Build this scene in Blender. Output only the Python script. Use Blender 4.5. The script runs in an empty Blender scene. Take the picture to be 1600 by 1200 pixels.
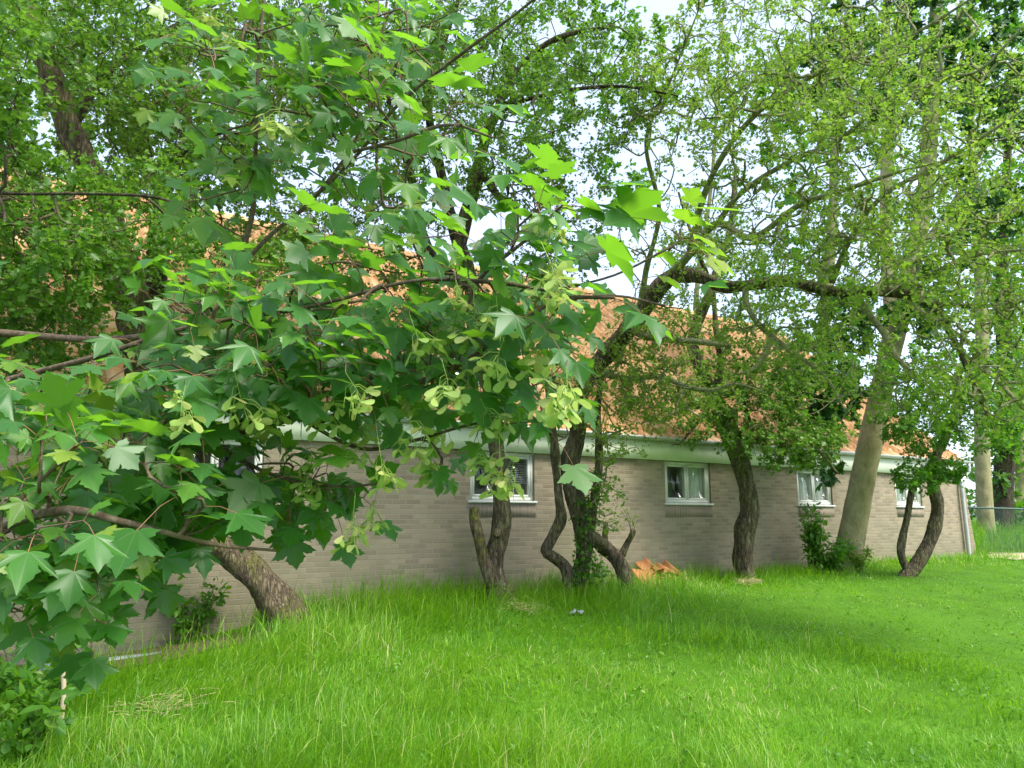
import bpy, math, random
import numpy as np
S = bpy.context.scene
C = S.collection
R = math.radians
rng = np.random.default_rng(7)

# ------------------------------------------------------------------ camera, sky, sun, exposure
EYE = 1.6
PITCH = math.atan(207 / 1200)
cam_d = bpy.data.cameras.new('camera'); cam = bpy.data.objects.new('camera', cam_d); C.objects.link(cam)
cam.location = (0, 0, EYE); cam.rotation_euler = (math.pi / 2 + PITCH, 0, 0)
cam_d.sensor_width = 36; cam_d.lens = 27; cam_d.clip_end = 6000; cam_d.clip_start = 0.05
S.camera = cam
SUN_AZ, SUN_EL = R(122), R(56)            # clockwise from +Y, above the horizon
w = bpy.data.worlds.new('World'); S.world = w; w.use_nodes = True
nt = w.node_tree; sky = nt.nodes.new('ShaderNodeTexSky'); sky.sky_type = 'NISHITA'; sky.sun_disc = False
sky.sun_elevation = SUN_EL; sky.sun_rotation = SUN_AZ; sky.dust_density = 1.6; sky.air_density = 1.0; sky.ozone_density = 1.0
bg = nt.nodes['Background']; bg.inputs[1].default_value = 0.15
veil = nt.nodes.new('ShaderNodeMix'); veil.data_type = 'RGBA'; veil.inputs[0].default_value = .75; veil.inputs[7].default_value = (1.14, 1.25, 1.56, 1)   # thin white cloud over the blue
nt.links.new(sky.outputs[0], veil.inputs[6]); nt.links.new(veil.outputs[2], bg.inputs[0])
sd = bpy.data.lights.new('sun', 'SUN'); sun = bpy.data.objects.new('sun', sd); C.objects.link(sun)
sd.energy = 1.5; sd.angle = R(32); sd.color = (1, .95, .86)
sun.rotation_euler = (math.pi / 2 - SUN_EL, 0, math.pi - SUN_AZ)
S.view_settings.view_transform = 'Standard'; S.view_settings.look = 'None'
S.view_settings.exposure = 2.45; S.view_settings.gamma = 1; S.view_settings.use_curve_mapping = False
S.render.engine = 'CYCLES'
cy = S.cycles
cy.max_bounces = 7; cy.diffuse_bounces = 3; cy.glossy_bounces = 2; cy.transmission_bounces = 4; cy.transparent_max_bounces = 8
cy.use_denoising = True

# ------------------------------------------------------------------ geometry helpers
def P(px, py, d):
    """point seen at photo position (px, py), d metres ahead of the camera"""
    cx = (px - 800) / 1200; cyy = (600 - py) / 1200
    q = np.array([cx, math.cos(PITCH) - cyy * math.sin(PITCH), math.sin(PITCH) + cyy * math.cos(PITCH)])
    q = q / q[1] * d
    return q + np.array([0, 0, EYE])
TH = R(56.1); U = np.array([math.sin(TH), math.cos(TH)]); N2 = np.array([-U[1], U[0]]); DIST = 9.846
def sv(x, y): return x * U[0] + y * U[1], x * N2[0] + y * N2[1] - DIST
def W(s, v, z): q = U * s + N2 * (v + DIST); return np.array([q[0], q[1], z])
def sstep(a, b, x):
    t = np.clip((np.asarray(x, float) - a) / (b - a), 0, 1); return t * t * (3 - 2 * t)
_ph = np.random.default_rng(3).uniform(0, 6.28, (12, 3))
def wob(x, y, sc):
    """smooth 2-D noise in about -1..1"""
    r = 0
    for i in range(6):
        a = i * 1.1 + .3; k = sc * (0.7 + .35 * i)
        r = r + np.sin((x * math.cos(a) + y * math.sin(a)) * k + _ph[i, 0] + 1.3 * np.sin((x * math.sin(a * 2) - y * math.cos(a * 2)) * k * .7 + _ph[i, 1])) / (1 + .4 * i)
    return r / 3.2
def ground_z(x, y):
    x = np.asarray(x, float); y = np.asarray(y, float)
    s, v = sv(x, y)
    gw = np.interp(s, [-3, .5, 1.6, 3.2, 4.5, 10, 20, 40], [.02, .06, .14, .34, .42, .54, .62, .62])
    g = gw * sstep(-8.5, -.9, v)
    near = sstep(60, 25, np.hypot(x, y))
    return g + .035 * wob(x, y, .9) * near + .012 * wob(x, y, 4) * near
def ground_hit(px, py):
    d = 8.0
    for _ in range(60):
        q = P(px, py, d); t = (EYE - float(ground_z(q[0], q[1]))) / max(EYE - q[2], 1e-3)
        d = d * (.5 + .5 * min(max(t, .3), 3))
    return d

def mesh_from(name, verts, polys, mat=None, parent=None, rnd=None, luv=None, face_rnd=None, smooth=False):
    """polys: (loop_vertex_indices, loop_totals) arrays"""
    lv, lt = polys
    me = bpy.data.meshes.new(name)
    me.vertices.add(len(verts)); me.vertices.foreach_set('co', np.ascontiguousarray(verts, np.float32).ravel())
    me.loops.add(len(lv)); me.loops.foreach_set('vertex_index', np.ascontiguousarray(lv, np.int32))
    me.polygons.add(len(lt)); ls = np.zeros(len(lt), np.int32); ls[1:] = np.cumsum(lt)[:-1]
    me.polygons.foreach_set('loop_start', ls); me.polygons.foreach_set('loop_total', np.ascontiguousarray(lt, np.int32))
    if smooth: me.polygons.foreach_set('use_smooth', np.ones(len(lt), bool))
    if rnd is not None:
        a = me.attributes.new('rnd', 'FLOAT', 'POINT'); a.data.foreach_set('value', np.ascontiguousarray(rnd, np.float32))
    if face_rnd is not None:
        a = me.attributes.new('rnd', 'FLOAT', 'FACE'); a.data.foreach_set('value', np.ascontiguousarray(face_rnd, np.float32))
    if luv is not None:
        a = me.attributes.new('luv', 'FLOAT_VECTOR', 'POINT'); a.data.foreach_set('vector', np.ascontiguousarray(luv, np.float32).ravel())
    me.update(calc_edges=True)
    if mat: me.materials.append(mat)
    o = bpy.data.objects.new(name, me); C.objects.link(o)
    if parent is not None: o.parent = parent
    return o

def join_geo(parts):
    """parts: list of (verts, lv, lt[, rnd]) -> merged"""
    vs, lvs, lts, off = [], [], [], 0
    for p in parts:
        vs.append(p[0]); lvs.append(p[1] + off); lts.append(p[2]); off += len(p[0])
    return np.vstack(vs), np.concatenate(lvs), np.concatenate(lts)

def norm(a): return a / np.maximum(np.linalg.norm(a, axis=-1, keepdims=True), 1e-9)

def tubes(paths, radii, sides=5, caps=False):
    """paths (N,K,3), radii (N,K) -> verts, lv, lt"""
    paths = np.asarray(paths, float); radii = np.asarray(radii, float)
    n, K, _ = paths.shape
    t = norm(np.gradient(paths, axis=1))
    mean = norm(paths[:, -1] - paths[:, 0] + 1e-6)
    ref = np.where(np.abs(mean[:, 2:3]) > .8, np.array([[1., 0, 0]]), np.array([[0, 0, 1.]]))[:, None, :]
    u = norm(np.cross(t, np.broadcast_to(ref, t.shape))); v = np.cross(t, u)
    a = np.linspace(0, 2 * np.pi, sides, endpoint=False)
    ring = u[:, :, None, :] * np.cos(a)[None, None, :, None] + v[:, :, None, :] * np.sin(a)[None, None, :, None]
    vs = (paths[:, :, None, :] + ring * radii[:, :, None, None]).reshape(-1, 3)
    i = np.arange(n)[:, None, None] * K * sides; k = np.arange(K - 1)[None, :, None] * sides; j = np.arange(sides)[None, None, :]; j2 = (j + 1) % sides
    q = np.stack(np.broadcast_arrays(i + k + j, i + k + j2, i + k + sides + j2, i + k + sides + j), -1).reshape(-1, 4)
    lv = q.ravel(); lt = np.full(len(q), 4)
    if caps:
        c = (i[:, 0] + (K - 1) * sides + j[0]).reshape(n, sides); lv = np.concatenate([lv, c.ravel()]); lt = np.concatenate([lt, np.full(n, sides)])
        c0 = (i[:, 0] + j[0]).reshape(n, sides)[:, ::-1]; lv = np.concatenate([lv, c0.ravel()]); lt = np.concatenate([lt, np.full(n, sides)])
    return vs, lv.astype(np.int64), lt

def catmull(pts, step):
    pts = np.asarray(pts, float)
    e = np.vstack([2 * pts[0] - pts[1], pts, 2 * pts[-1] - pts[-2]])
    out = []
    for i in range(1, len(e) - 2):
        p0, p1, p2, p3 = e[i - 1:i + 3]
        m = max(2, int(np.linalg.norm((p2 - p1)[:3]) / step))
        t = np.linspace(0, 1, m, endpoint=False)[:, None]
        out.append(.5 * (2 * p1 + (p2 - p0) * t + (2 * p0 - 5 * p1 + 4 * p2 - p3) * t ** 2 + (3 * p1 - p0 - 3 * p2 + p3) * t ** 3))
    out.append(pts[-1:])
    return np.vstack(out)

def bark_tube(pts4, sides=18, step=.04, rough=.1, seed=0, flute=3):
    """gnarled stem: pts4 (x,y,z,r); returns geometry and the resampled line"""
    c = catmull(pts4, step); p = c[:, :3]; r = np.maximum(c[:, 3], .004)
    K = len(p); rg = np.random.default_rng(seed)
    t = norm(np.gradient(p, axis=0))
    u = np.zeros_like(p); u[0] = norm(np.cross(t[0], [0.3, 1, .1]))
    for i in range(1, K):
        a = u[i - 1] - t[i] * np.dot(u[i - 1], t[i]); u[i] = a / np.linalg.norm(a)
    v = np.cross(t, u)
    a = np.linspace(0, 2 * np.pi, sides, endpoint=False)[None, :]
    L = np.concatenate([[0], np.cumsum(np.linalg.norm(np.diff(p, axis=0), axis=1))])[:, None]
    ph = rg.uniform(0, 6.28, 8); tw = rg.uniform(-1.2, 1.2, 3)
    d = (np.sin(flute * a + tw[0] * L * 2 + ph[0]) * .45 + np.sin((flute + 2) * a + tw[1] * L * 3 + ph[1] + np.sin(L * 3 + ph[2])) * .35
         + np.sin(2 * a + L * 5 + ph[3]) * np.sin(L * 7.3 + ph[4]) * .5 + np.sin(L * 11 + ph[5] + np.sin(a + ph[6])) * .35
         + rg.normal(0, .16, (K, sides)))
    rr = r[:, None] * (1 + rough * d)
    vs = (p[:, None, :] + rr[:, :, None] * (u[:, None, :] * np.cos(a)[..., None] + v[:, None, :] * np.sin(a)[..., None])).reshape(-1, 3)
    k = np.arange(K - 1)[:, None] * sides; j = np.arange(sides)[None, :]; j2 = (j + 1) % sides
    q = np.stack(np.broadcast_arrays(k + j, k + j2, k + sides + j2, k + sides + j), -1).reshape(-1, 4)
    lv = np.concatenate([q.ravel(), (K - 1) * sides + np.arange(sides), np.arange(sides)[::-1]]); lt = np.concatenate([np.full(len(q), 4), [sides, sides]])
    return (vs, lv, lt), p, r

def stamp(tpl, polys, pos, xa, ya, za, scale, zs=None):
    """copies of a leaf template; returns verts, lv, lt, per-vertex instance index"""
    n = len(pos); V = len(tpl)
    sc = np.broadcast_to(np.asarray(scale, float).reshape(-1, 1, 1), (n, 1, 1))
    z = tpl[None, :, 2:3] * (1 if zs is None else np.asarray(zs).reshape(-1, 1, 1))
    vs = pos[:, None, :] + sc * (tpl[None, :, 0:1] * xa[:, None, :] + tpl[None, :, 1:2] * ya[:, None, :] + z * za[:, None, :])
    lv0 = np.concatenate([np.asarray(p) for p in polys]); lt0 = np.array([len(p) for p in polys])
    lv = (lv0[None, :] + (np.arange(n) * V)[:, None]).ravel(); lt = np.tile(lt0, n)
    return vs.reshape(-1, 3), lv, lt, np.repeat(np.arange(n), V)

def frame(tip, nrm):
    tip = norm(tip); nrm = norm(nrm - tip * np.sum(nrm * tip, -1, keepdims=True))
    return np.cross(tip, nrm), tip, nrm

# ------------------------------------------------------------------ leaf templates (x across, y towards the tip, z up)
def half_leaf(right):
    """outline of the right half from base to tip -> full leaf folded on the midrib"""
    r = np.array(right, float); n = len(r)
    left = r[1:-1] * np.array([-1, 1, 1.])
    v = np.vstack([r, left])
    return v, [list(range(n)), [0] + [n - 1] + list(range(2 * n - 3, n - 1, -1))]
HAW_T, HAW_P = half_leaf([(0, 0, 0), (.16, .22, .03), (.44, .38, .10), (.40, .54, .09), (.20, .52, .03), (.40, .80, .06), (.30, .92, .04), (.10, .82, .0), (.12, 1.0, -.02), (0, 1.08, -.06)])
OVAL_T, OVAL_P = half_leaf([(0, 0, 0), (.20, .16, .05), (.30, .40, .08), (.26, .66, .05), (.12, .88, -.02), (0, 1.05, -.10)])
FAR_T, FAR_P = half_leaf([(0, 0, 0), (.42, .10, .06), (.30, .34, .05), (.55, .62, .04), (.26, .66, 0), (0, 1.05, -.1)])
# sycamore maple leaf: five toothed lobes, each folded along its vein
_rt = [(.10, -.06), (.24, -.10), (.36, -.05), (.52, -.03), (.44, .08), (.46, .15), (.34, .22),
       (.46, .30), (.52, .36), (.59, .39), (.65, .49), (.80, .63), (.63, .63), (.58, .70), (.49, .66), (.43, .69), (.27, .57),
       (.30, .68), (.37, .75), (.27, .81), (.25, .90), (.13, .96)]
def _syc():
    pts = [(0, 0, 0.)]
    for x, y in _rt: pts.append((x, y, 0))
    pts.append((0, 1.16, 0)); n = len(_rt)
    for x, y in _rt: pts.append((-x, y, 0))
    v = np.array(pts); tip = n + 1
    r = np.hypot(v[:, 0], v[:, 1]); ang = np.arctan2(np.abs(v[:, 0]), v[:, 1] + .02)
    lobe = np.abs(((ang / R(52) + .5) % 1) - .5)
    v[:, 2] = .16 * lobe * r - .17 * r ** 2.2
    idx = lambda k, sgn: k if sgn > 0 else k + n + 1
    polys = []
    for sgn in (1, -1):
        secs = [[1, 2, 3, 4], [4, 5, 6, 7], [7, 8, 9, 10, 11, 12], [12, 13, 14, 15, 16, 17], [17, 18, 19, 20, 21, 22]]
        for si, sec in enumerate(secs):
            pl = [0] + [idx(k, sgn) for k in sec] + ([tip] if si == 4 else [])
            polys.append(pl if sgn > 0 else pl[::-1])
    return v, polys
SYC_T, SYC_P = _syc()
SYC_T[:, 1] *= .92
# one samara wing
SAM_T, SAM_P = half_leaf([(0, 0, 0), (.10, .05, .05), (.08, .2, .05), (.20, .45, .02), (.24, .75, .0), (.15, .96, .0), (0, 1.0, 0)])
SAM_T = SAM_T * np.array([1.25, 1, 1.]); SAM_T[:, 0] = np.where(SAM_T[:, 0] < 0, SAM_T[:, 0] * .55, SAM_T[:, 0])

# ------------------------------------------------------------------ materials
def new_mat(name):
    m = bpy.data.materials.new(name); m.use_nodes = True
    nt = m.node_tree; b = nt.nodes['Principled BSDF']; return m, nt, b
def nd(nt, typ, **kw):
    n = nt.nodes.new(typ)
    for k, v in kw.items():
        if hasattr(n, k): setattr(n, k, v)
        else: n.inputs[k].default_value = v
    return n
def ramp(nt, fac, stops):
    r = nt.nodes.new('ShaderNodeValToRGB'); e = r.color_ramp.elements
    while len(e) < len(stops): e.new(.5)
    for i, (p, c) in enumerate(stops): e[i].position = p; e[i].color = (*c, 1)
    if fac is not None: nt.links.new(fac, r.inputs[0])
    return r
def mixc(nt, fac, a, b, typ='MIX'):
    m = nt.nodes.new('ShaderNodeMix'); m.data_type = 'RGBA'; m.blend_type = typ
    for s, i in ((fac, 0), (a, 6), (b, 7)):
        if hasattr(s, 'is_linked'): nt.links.new(s, m.inputs[i])
        elif i == 0: m.inputs[0].default_value = s
        else: m.inputs[i].default_value = (*s, 1)
    return m.outputs[2]
def mth(nt, op, a, b=None, clamp=False):
    m = nt.nodes.new('ShaderNodeMath'); m.operation = op; m.use_clamp = clamp
    for i, s in enumerate((a, b)):
        if s is None: continue
        if hasattr(s, 'is_linked'): nt.links.new(s, m.inputs[i])
        else: m.inputs[i].default_value = s
    return m.outputs[0]

def leaf_mat(name, stops, trans, tfac=.4, rough=.45, veins=False, under=None, spec=.4):
    m, nt, b = new_mat(name); L = nt.links
    at = nd(nt, 'ShaderNodeAttribute', attribute_name='rnd')
    col = ramp(nt, at.outputs['Fac'], stops).outputs[0]
    tcol = mixc(nt, .75, col, trans, 'MIX')
    if veins:
        lu = nd(nt, 'ShaderNodeAttribute', attribute_name='luv'); sp = nt.nodes.new('ShaderNodeSeparateXYZ'); L.new(lu.outputs['Vector'], sp.inputs[0])
        ang = mth(nt, 'ARCTAN2', sp.outputs[0], mth(nt, 'ADD', sp.outputs[1], .02))
        rad = nt.nodes.new('ShaderNodeVectorMath'); rad.operation = 'LENGTH'; L.new(lu.outputs['Vector'], rad.inputs[0])
        q = mth(nt, 'DIVIDE', ang, R(52)); dev = mth(nt, 'SUBTRACT', q, mth(nt, 'ROUND', q))
        dist = mth(nt, 'MULTIPLY', mth(nt, 'ABSOLUTE', dev), mth(nt, 'MULTIPLY', rad.outputs['Value'], R(52)))
        main = mth(nt, 'LESS_THAN', dist, .011)
        sec = mth(nt, 'SINE', mth(nt, 'MULTIPLY', mth(nt, 'SUBTRACT', rad.outputs['Value'], mth(nt, 'MULTIPLY', dist, .9)), 58.0))
        secm = mth(nt, 'MULTIPLY', mth(nt, 'GREATER_THAN', sec, .93), .22)
        vm = mth(nt, 'MAXIMUM', main, secm)
        col = mixc(nt, mth(nt, 'MULTIPLY', vm, .4), col, (.17, .30, .11))
        tx = nd(nt, 'ShaderNodeTexCoord'); no = nd(nt, 'ShaderNodeTexNoise', Scale=9.0, Detail=3.0); L.new(tx.outputs['Object'], no.inputs['Vector'])
        col = mixc(nt, mth(nt, 'MULTIPLY', no.outputs[0], .5), col, (.035, .10, .035))
        bp = nd(nt, 'ShaderNodeBump', Strength=.25, Distance=.004); L.new(mth(nt, 'SUBTRACT', no.outputs[0], mth(nt, 'MULTIPLY', main, .5)), bp.inputs['Height']); L.new(bp.outputs[0], b.inputs['Normal'])
    if under:
        ge = nd(nt, 'ShaderNodeNewGeometry'); col = mixc(nt, mth(nt, 'MULTIPLY', ge.outputs['Backfacing'], .7), col, under)
    L.new(col, b.inputs['Base Color']); b.inputs['Roughness'].default_value = rough; b.inputs['Specular IOR Level'].default_value = spec
    tr = nt.nodes.new('ShaderNodeBsdfTranslucent'); L.new(tcol, tr.inputs[0])
    mx = nt.nodes.new('ShaderNodeMixShader'); mx.inputs[0].default_value = tfac
    L.new(b.outputs[0], mx.inputs[1]); L.new(tr.outputs[0], mx.inputs[2]); L.new(mx.outputs[0], nt.nodes['Material Output'].inputs[0])
    return m

def bark_mat(name, dark, mid, light, moss, moss_amt=.5, scale=9., bump=.9, stretch=.22):
    m, nt, b = new_mat(name); L = nt.links
    tx = nd(nt, 'ShaderNodeTexCoord'); mp = nd(nt, 'ShaderNodeMapping'); mp.inputs['Scale'].default_value = (1, 1, stretch); L.new(tx.outputs['Object'], mp.inputs[0])
    n1 = nd(nt, 'ShaderNodeTexNoise', Scale=scale * 2.2, Detail=8.0, Roughness=.68, Distortion=.6); L.new(mp.outputs[0], n1.inputs['Vector'])
    n2 = nd(nt, 'ShaderNodeTexNoise', Scale=2.6, Detail=5.0, Roughness=.6); L.new(tx.outputs['Object'], n2.inputs['Vector'])
    n3 = nd(nt, 'ShaderNodeTexNoise', Scale=21.0, Detail=4.0); L.new(tx.outputs['Object'], n3.inputs['Vector'])
    vo = nd(nt, 'ShaderNodeTexVoronoi', Scale=scale * 3.2, feature='DISTANCE_TO_EDGE'); ds = nt.nodes.new('ShaderNodeVectorMath'); ds.operation = 'MULTIPLY_ADD'; L.new(n1.outputs['Color'], ds.inputs[0]); ds.inputs[1].default_value = (.06, .06, .06); L.new(mp.outputs[0], ds.inputs[2]); L.new(ds.outputs[0], vo.inputs['Vector'])
    ck = ramp(nt, vo.outputs['Distance'], [(0, (0, 0, 0)), (.22, (1, 1, 1))]).outputs[0]; hgt = mth(nt, 'ADD', n1.outputs[0], mth(nt, 'MULTIPLY', ck, .35 * min(bump, 1)))
    col = ramp(nt, n1.outputs[0], [(.34, dark), (.5, mid), (.66, light)]).outputs[0]
    col = mixc(nt, mth(nt, 'MULTIPLY', mth(nt, 'SUBTRACT', 1.0, ck), .6 * min(bump, 1)), col, dark)
    mm = ramp(nt, n2.outputs[0], [(.42, (0, 0, 0)), (.62, (1, 1, 1))]).outputs[0]
    m2 = ramp(nt, n3.outputs[0], [(.40, (0, 0, 0)), (.62, (1, 1, 1))]).outputs[0]
    f = mth(nt, 'MULTIPLY', mth(nt, 'MULTIPLY', mm, m2), moss_amt)
    col = mixc(nt, f, col, moss)
    L.new(col, b.inputs['Base Color']); b.inputs['Roughness'].default_value = .9; b.inputs['Specular IOR Level'].default_value = .15
    bp = nd(nt, 'ShaderNodeBump', Strength=bump, Distance=.06); L.new(hgt, bp.inputs['Height']); L.new(bp.outputs[0], b.inputs['Normal'])
    return m

def plain(name, col, rough=.5, var=.12, scale=6., spec=.4, metal=0., bump=0.):
    m, nt, b = new_mat(name); L = nt.links
    tx = nd(nt, 'ShaderNodeTexCoord'); n1 = nd(nt, 'ShaderNodeTexNoise', Scale=scale, Detail=6.0, Roughness=.6); L.new(tx.outputs['Object'], n1.inputs['Vector'])
    c = ramp(nt, n1.outputs[0], [(.3, tuple(x * (1 - var) for x in col)), (.7, tuple(min(1, x * (1 + var)) for x in col))]).outputs[0]
    L.new(c, b.inputs['Base Color']); b.inputs['Roughness'].default_value = rough; b.inputs['Specular IOR Level'].default_value = spec; b.inputs['Metallic'].default_value = metal
    if bump:
        bp = nd(nt, 'ShaderNodeBump', Strength=bump, Distance=.01); L.new(n1.outputs[0], bp.inputs['Height']); L.new(bp.outputs[0], b.inputs['Normal'])
    return m

HAW_STOPS = [(0, (.03, .10, .008)), (.5, (.07, .18, .012)), (.85, (.15, .27, .028)), (1, (.22, .22, .07))]
M_haw = leaf_mat('hawthorn_leaf', HAW_STOPS, (.20, .42, .03), .42)
M_haw_l = leaf_mat('hawthorn_leaf_light', [(0, (.08, .19, .012)), (.5, (.16, .29, .02)), (.85, (.29, .38, .05)), (1, (.30, .20, .09))], (.32, .54, .05), .48)
M_syc = leaf_mat('maple_leaf', [(0, (.028, .115, .020)), (.5, (.055, .175, .026)), (.85, (.13, .28, .02)), (1, (.36, .40, .04))], (.26, .60, .02), .44, .40, True, (.10, .19, .09), .5)
M_far = leaf_mat('tree_leaf', [(0, (.03, .10, .01)), (.6, (.06, .17, .015)), (1, (.13, .24, .025))], (.17, .44, .015), .40)
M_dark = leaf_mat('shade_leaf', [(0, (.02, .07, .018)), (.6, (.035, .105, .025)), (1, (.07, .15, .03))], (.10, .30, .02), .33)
M_shrub = leaf_mat('shrub_leaf', [(0, (.04, .14, .012)), (.6, (.08, .21, .016)), (1, (.16, .28, .025))], (.2, .5, .015), .4)
M_lime = leaf_mat('lime_leaf', [(0, (.10, .20, .02)), (.6, (.16, .27, .03)), (1, (.24, .30, .05))], (.3, .5, .04), .42)
M_sam = leaf_mat('seed_wing', [(0, (.28, .44, .08)), (.6, (.40, .52, .13)), (1, (.50, .44, .17))], (.50, .62, .14), .4, .5)
M_grass = leaf_mat('grass_blade', [(0, (.045, .155, .006)), (.4, (.105, .275, .008)), (.75, (.19, .37, .016)), (.95, (.31, .41, .06)), (1, (.50, .44, .22))], (.30, .62, .012), .42, .42, spec=.35)
M_petiole = plain('petiole_red', (.24, .12, .06), .5)
M_haw_bark = bark_mat('hawthorn_bark', (.04, .03, .018), (.16, .125, .08), (.36, .31, .21), (.16, .17, .05), .75)
M_mossy_bark = bark_mat('mossy_bark', (.05, .038, .022), (.17, .13, .085), (.32, .26, .18), (.18, .19, .04), .9)
M_dark_bark = bark_mat('dark_bark', (.028, .022, .014), (.08, .062, .042), (.17, .14, .10), (.12, .13, .04), .5)
M_smooth_bark = bark_mat('smooth_bark', (.20, .175, .085), (.29, .26, .14), (.37, .335, .19), (.27, .28, .10), .5, 3.5, .25, .5)
M_lichen = bark_mat('lichen_twig', (.10, .09, .045), (.26, .26, .13), (.42, .42, .25), (.30, .33, .13), .7, 14, .5, 1)
M_twig = bark_mat('brown_twig', (.04, .03, .02), (.10, .08, .05), (.19, .16, .11), (.14, .15, .06), .5, 14, .5, 1)
M_syc_bark = bark_mat('maple_twig', (.07, .045, .03), (.15, .105, .075), (.23, .18, .13), (.16, .16, .08), .3, 14, .4, 1)

# ------------------------------------------------------------------ things
def thing(name, label, cat, loc=(0, 0, 0), group=None):
    o = bpy.data.objects.new(name, None); C.objects.link(o); o.empty_display_size = .2
    o.location = loc; o['label'] = label; o['category'] = cat
    if group: o['group'] = group
    return o
def tag(o, label=None, cat=None, group=None, kind=None):
    for k, v in (('label', label), ('category', cat), ('group', group), ('kind', kind)):
        if v: o[k] = v
    return o
def part(name, geo, mat, root, smooth=False, **kw):
    """world-space geometry -> child of root (root only translated)"""
    vs = geo[0] - np.array(root.location)[None, :]
    return mesh_from(name, vs, (geo[1], geo[2]), mat, root, smooth=smooth, **kw)

def box(x0, x1, y0, y1, z0, z1):
    v = np.array([(x, y, z) for x in (x0, x1) for y in (y0, y1) for z in (z0, z1)], float)
    f = [(0, 1, 3, 2), (4, 6, 7, 5), (0, 4, 5, 1), (2, 3, 7, 6), (0, 2, 6, 4), (1, 5, 7, 3)]
    return v, np.array(f).ravel(), np.full(6, 4)
def prism(poly, y0, y1, axis=1):
    """poly in (x, z) extruded along y"""
    n = len(poly); p = np.array(poly, float)
    a = np.column_stack([p[:, 0], np.full(n, y0), p[:, 1]]); b = np.column_stack([p[:, 0], np.full(n, y1), p[:, 1]])
    lv = list(range(n)) + list(range(2 * n - 1, n - 1, -1)); lt = [n, n]
    for i in range(n):
        j = (i + 1) % n; lv += [i, n + i, n + j, j]; lt.append(4)
    return np.vstack([a, b]), np.array(lv), np.array(lt)

# ------------------------------------------------------------------ ground
def graded(lo, hi, fine_lo, fine_hi, st):
    a = list(np.arange(fine_lo, fine_hi + 1e-6, st)); d = st; x = fine_hi
    while x < hi: d *= 1.5; x += d; a.append(min(x, hi))
    d = st; x = fine_lo
    while x > lo: d *= 1.5; x -= d; a.insert(0, max(x, lo))
    return np.array(a)
gx = graded(-3000, 3000, -12, 26, .3); gy = graded(-3000, 3000, -4, 34, .3)
GX, GY = np.meshgrid(gx, gy); GZ = ground_z(GX, GY)
nx, ny = len(gx), len(gy)
ii = (np.arange(ny - 1)[:, None] * nx + np.arange(nx - 1)[None, :]).ravel()
gq = np.stack([ii, ii + 1, ii + nx + 1, ii + nx], -1)
m, ntg, b = new_mat('lawn_soil')
tx = nd(ntg, 'ShaderNodeTexCoord'); n1 = nd(ntg, 'ShaderNodeTexNoise', Scale=1.3, Detail=8.0, Roughness=.65); n2 = nd(ntg, 'ShaderNodeTexNoise', Scale=30.0, Detail=4.0)
ntg.links.new(tx.outputs['Object'], n1.inputs['Vector']); ntg.links.new(tx.outputs['Object'], n2.inputs['Vector'])
c1 = ramp(ntg, n1.outputs[0], [(.3, (.040, .12, .006)), (.6, (.065, .18, .008)), (.8, (.09, .15, .02))]).outputs[0]
c2 = mixc(ntg, mth(ntg, 'MULTIPLY', n2.outputs[0], .45), c1, (.05, .07, .015))
ntg.links.new(c2, b.inputs['Base Color']); b.inputs['Roughness'].default_value = 1; b.inputs['Specular IOR Level'].default_value = .1
ground = mesh_from('ground', np.column_stack([GX.ravel(), GY.ravel(), GZ.ravel()]), (gq.ravel(), np.full(len(gq), 4)), m, smooth=True)
tag(ground, 'grassy ground rising gently to the wall', kind='structure')

# bare sandy path by the far corner
def sheet(cx, cy_, rx, ry, rot, name, mat, lift, n=28, jag=.18):
    th = np.linspace(0, 2 * np.pi, n, endpoint=False); rg = np.random.default_rng(int(abs(cx) * 100))
    vs = [(cx, cy_)]
    for f in (.35, .7, 1):
        for t in th:
            k = f * (1 + (jag * rg.normal() if f == 1 else 0)); a = k * rx * math.cos(t); bb = k * ry * math.sin(t)
            vs.append((cx + a * math.cos(rot) - bb * math.sin(rot), cy_ + a * math.sin(rot) + bb * math.cos(rot)))
    vs = np.array(vs); z = ground_z(vs[:, 0], vs[:, 1]) + lift
    lv, lt = [], []
    for i in range(n): lv += [0, 1 + i, 1 + (i + 1) % n]; lt.append(3)
    for k in range(2):
        for i in range(n): lv += [1 + k * n + i, 1 + (k + 1) * n + i, 1 + (k + 1) * n + (i + 1) % n, 1 + k * n + (i + 1) % n]; lt.append(4)
    return mesh_from(name, np.column_stack([vs, z]), (np.array(lv), np.array(lt)), mat)
M_sand = plain('sandy_soil', (.40, .33, .22), 1, .3, 8, .1, bump=.5)
pc = W(22.6, -.75, 0)
tag(sheet(pc[0], pc[1], 2.6, 1.0, R(33.9), 'path', M_sand, .03), 'bare sandy patch of path by the house corner', kind='structure')

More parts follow.
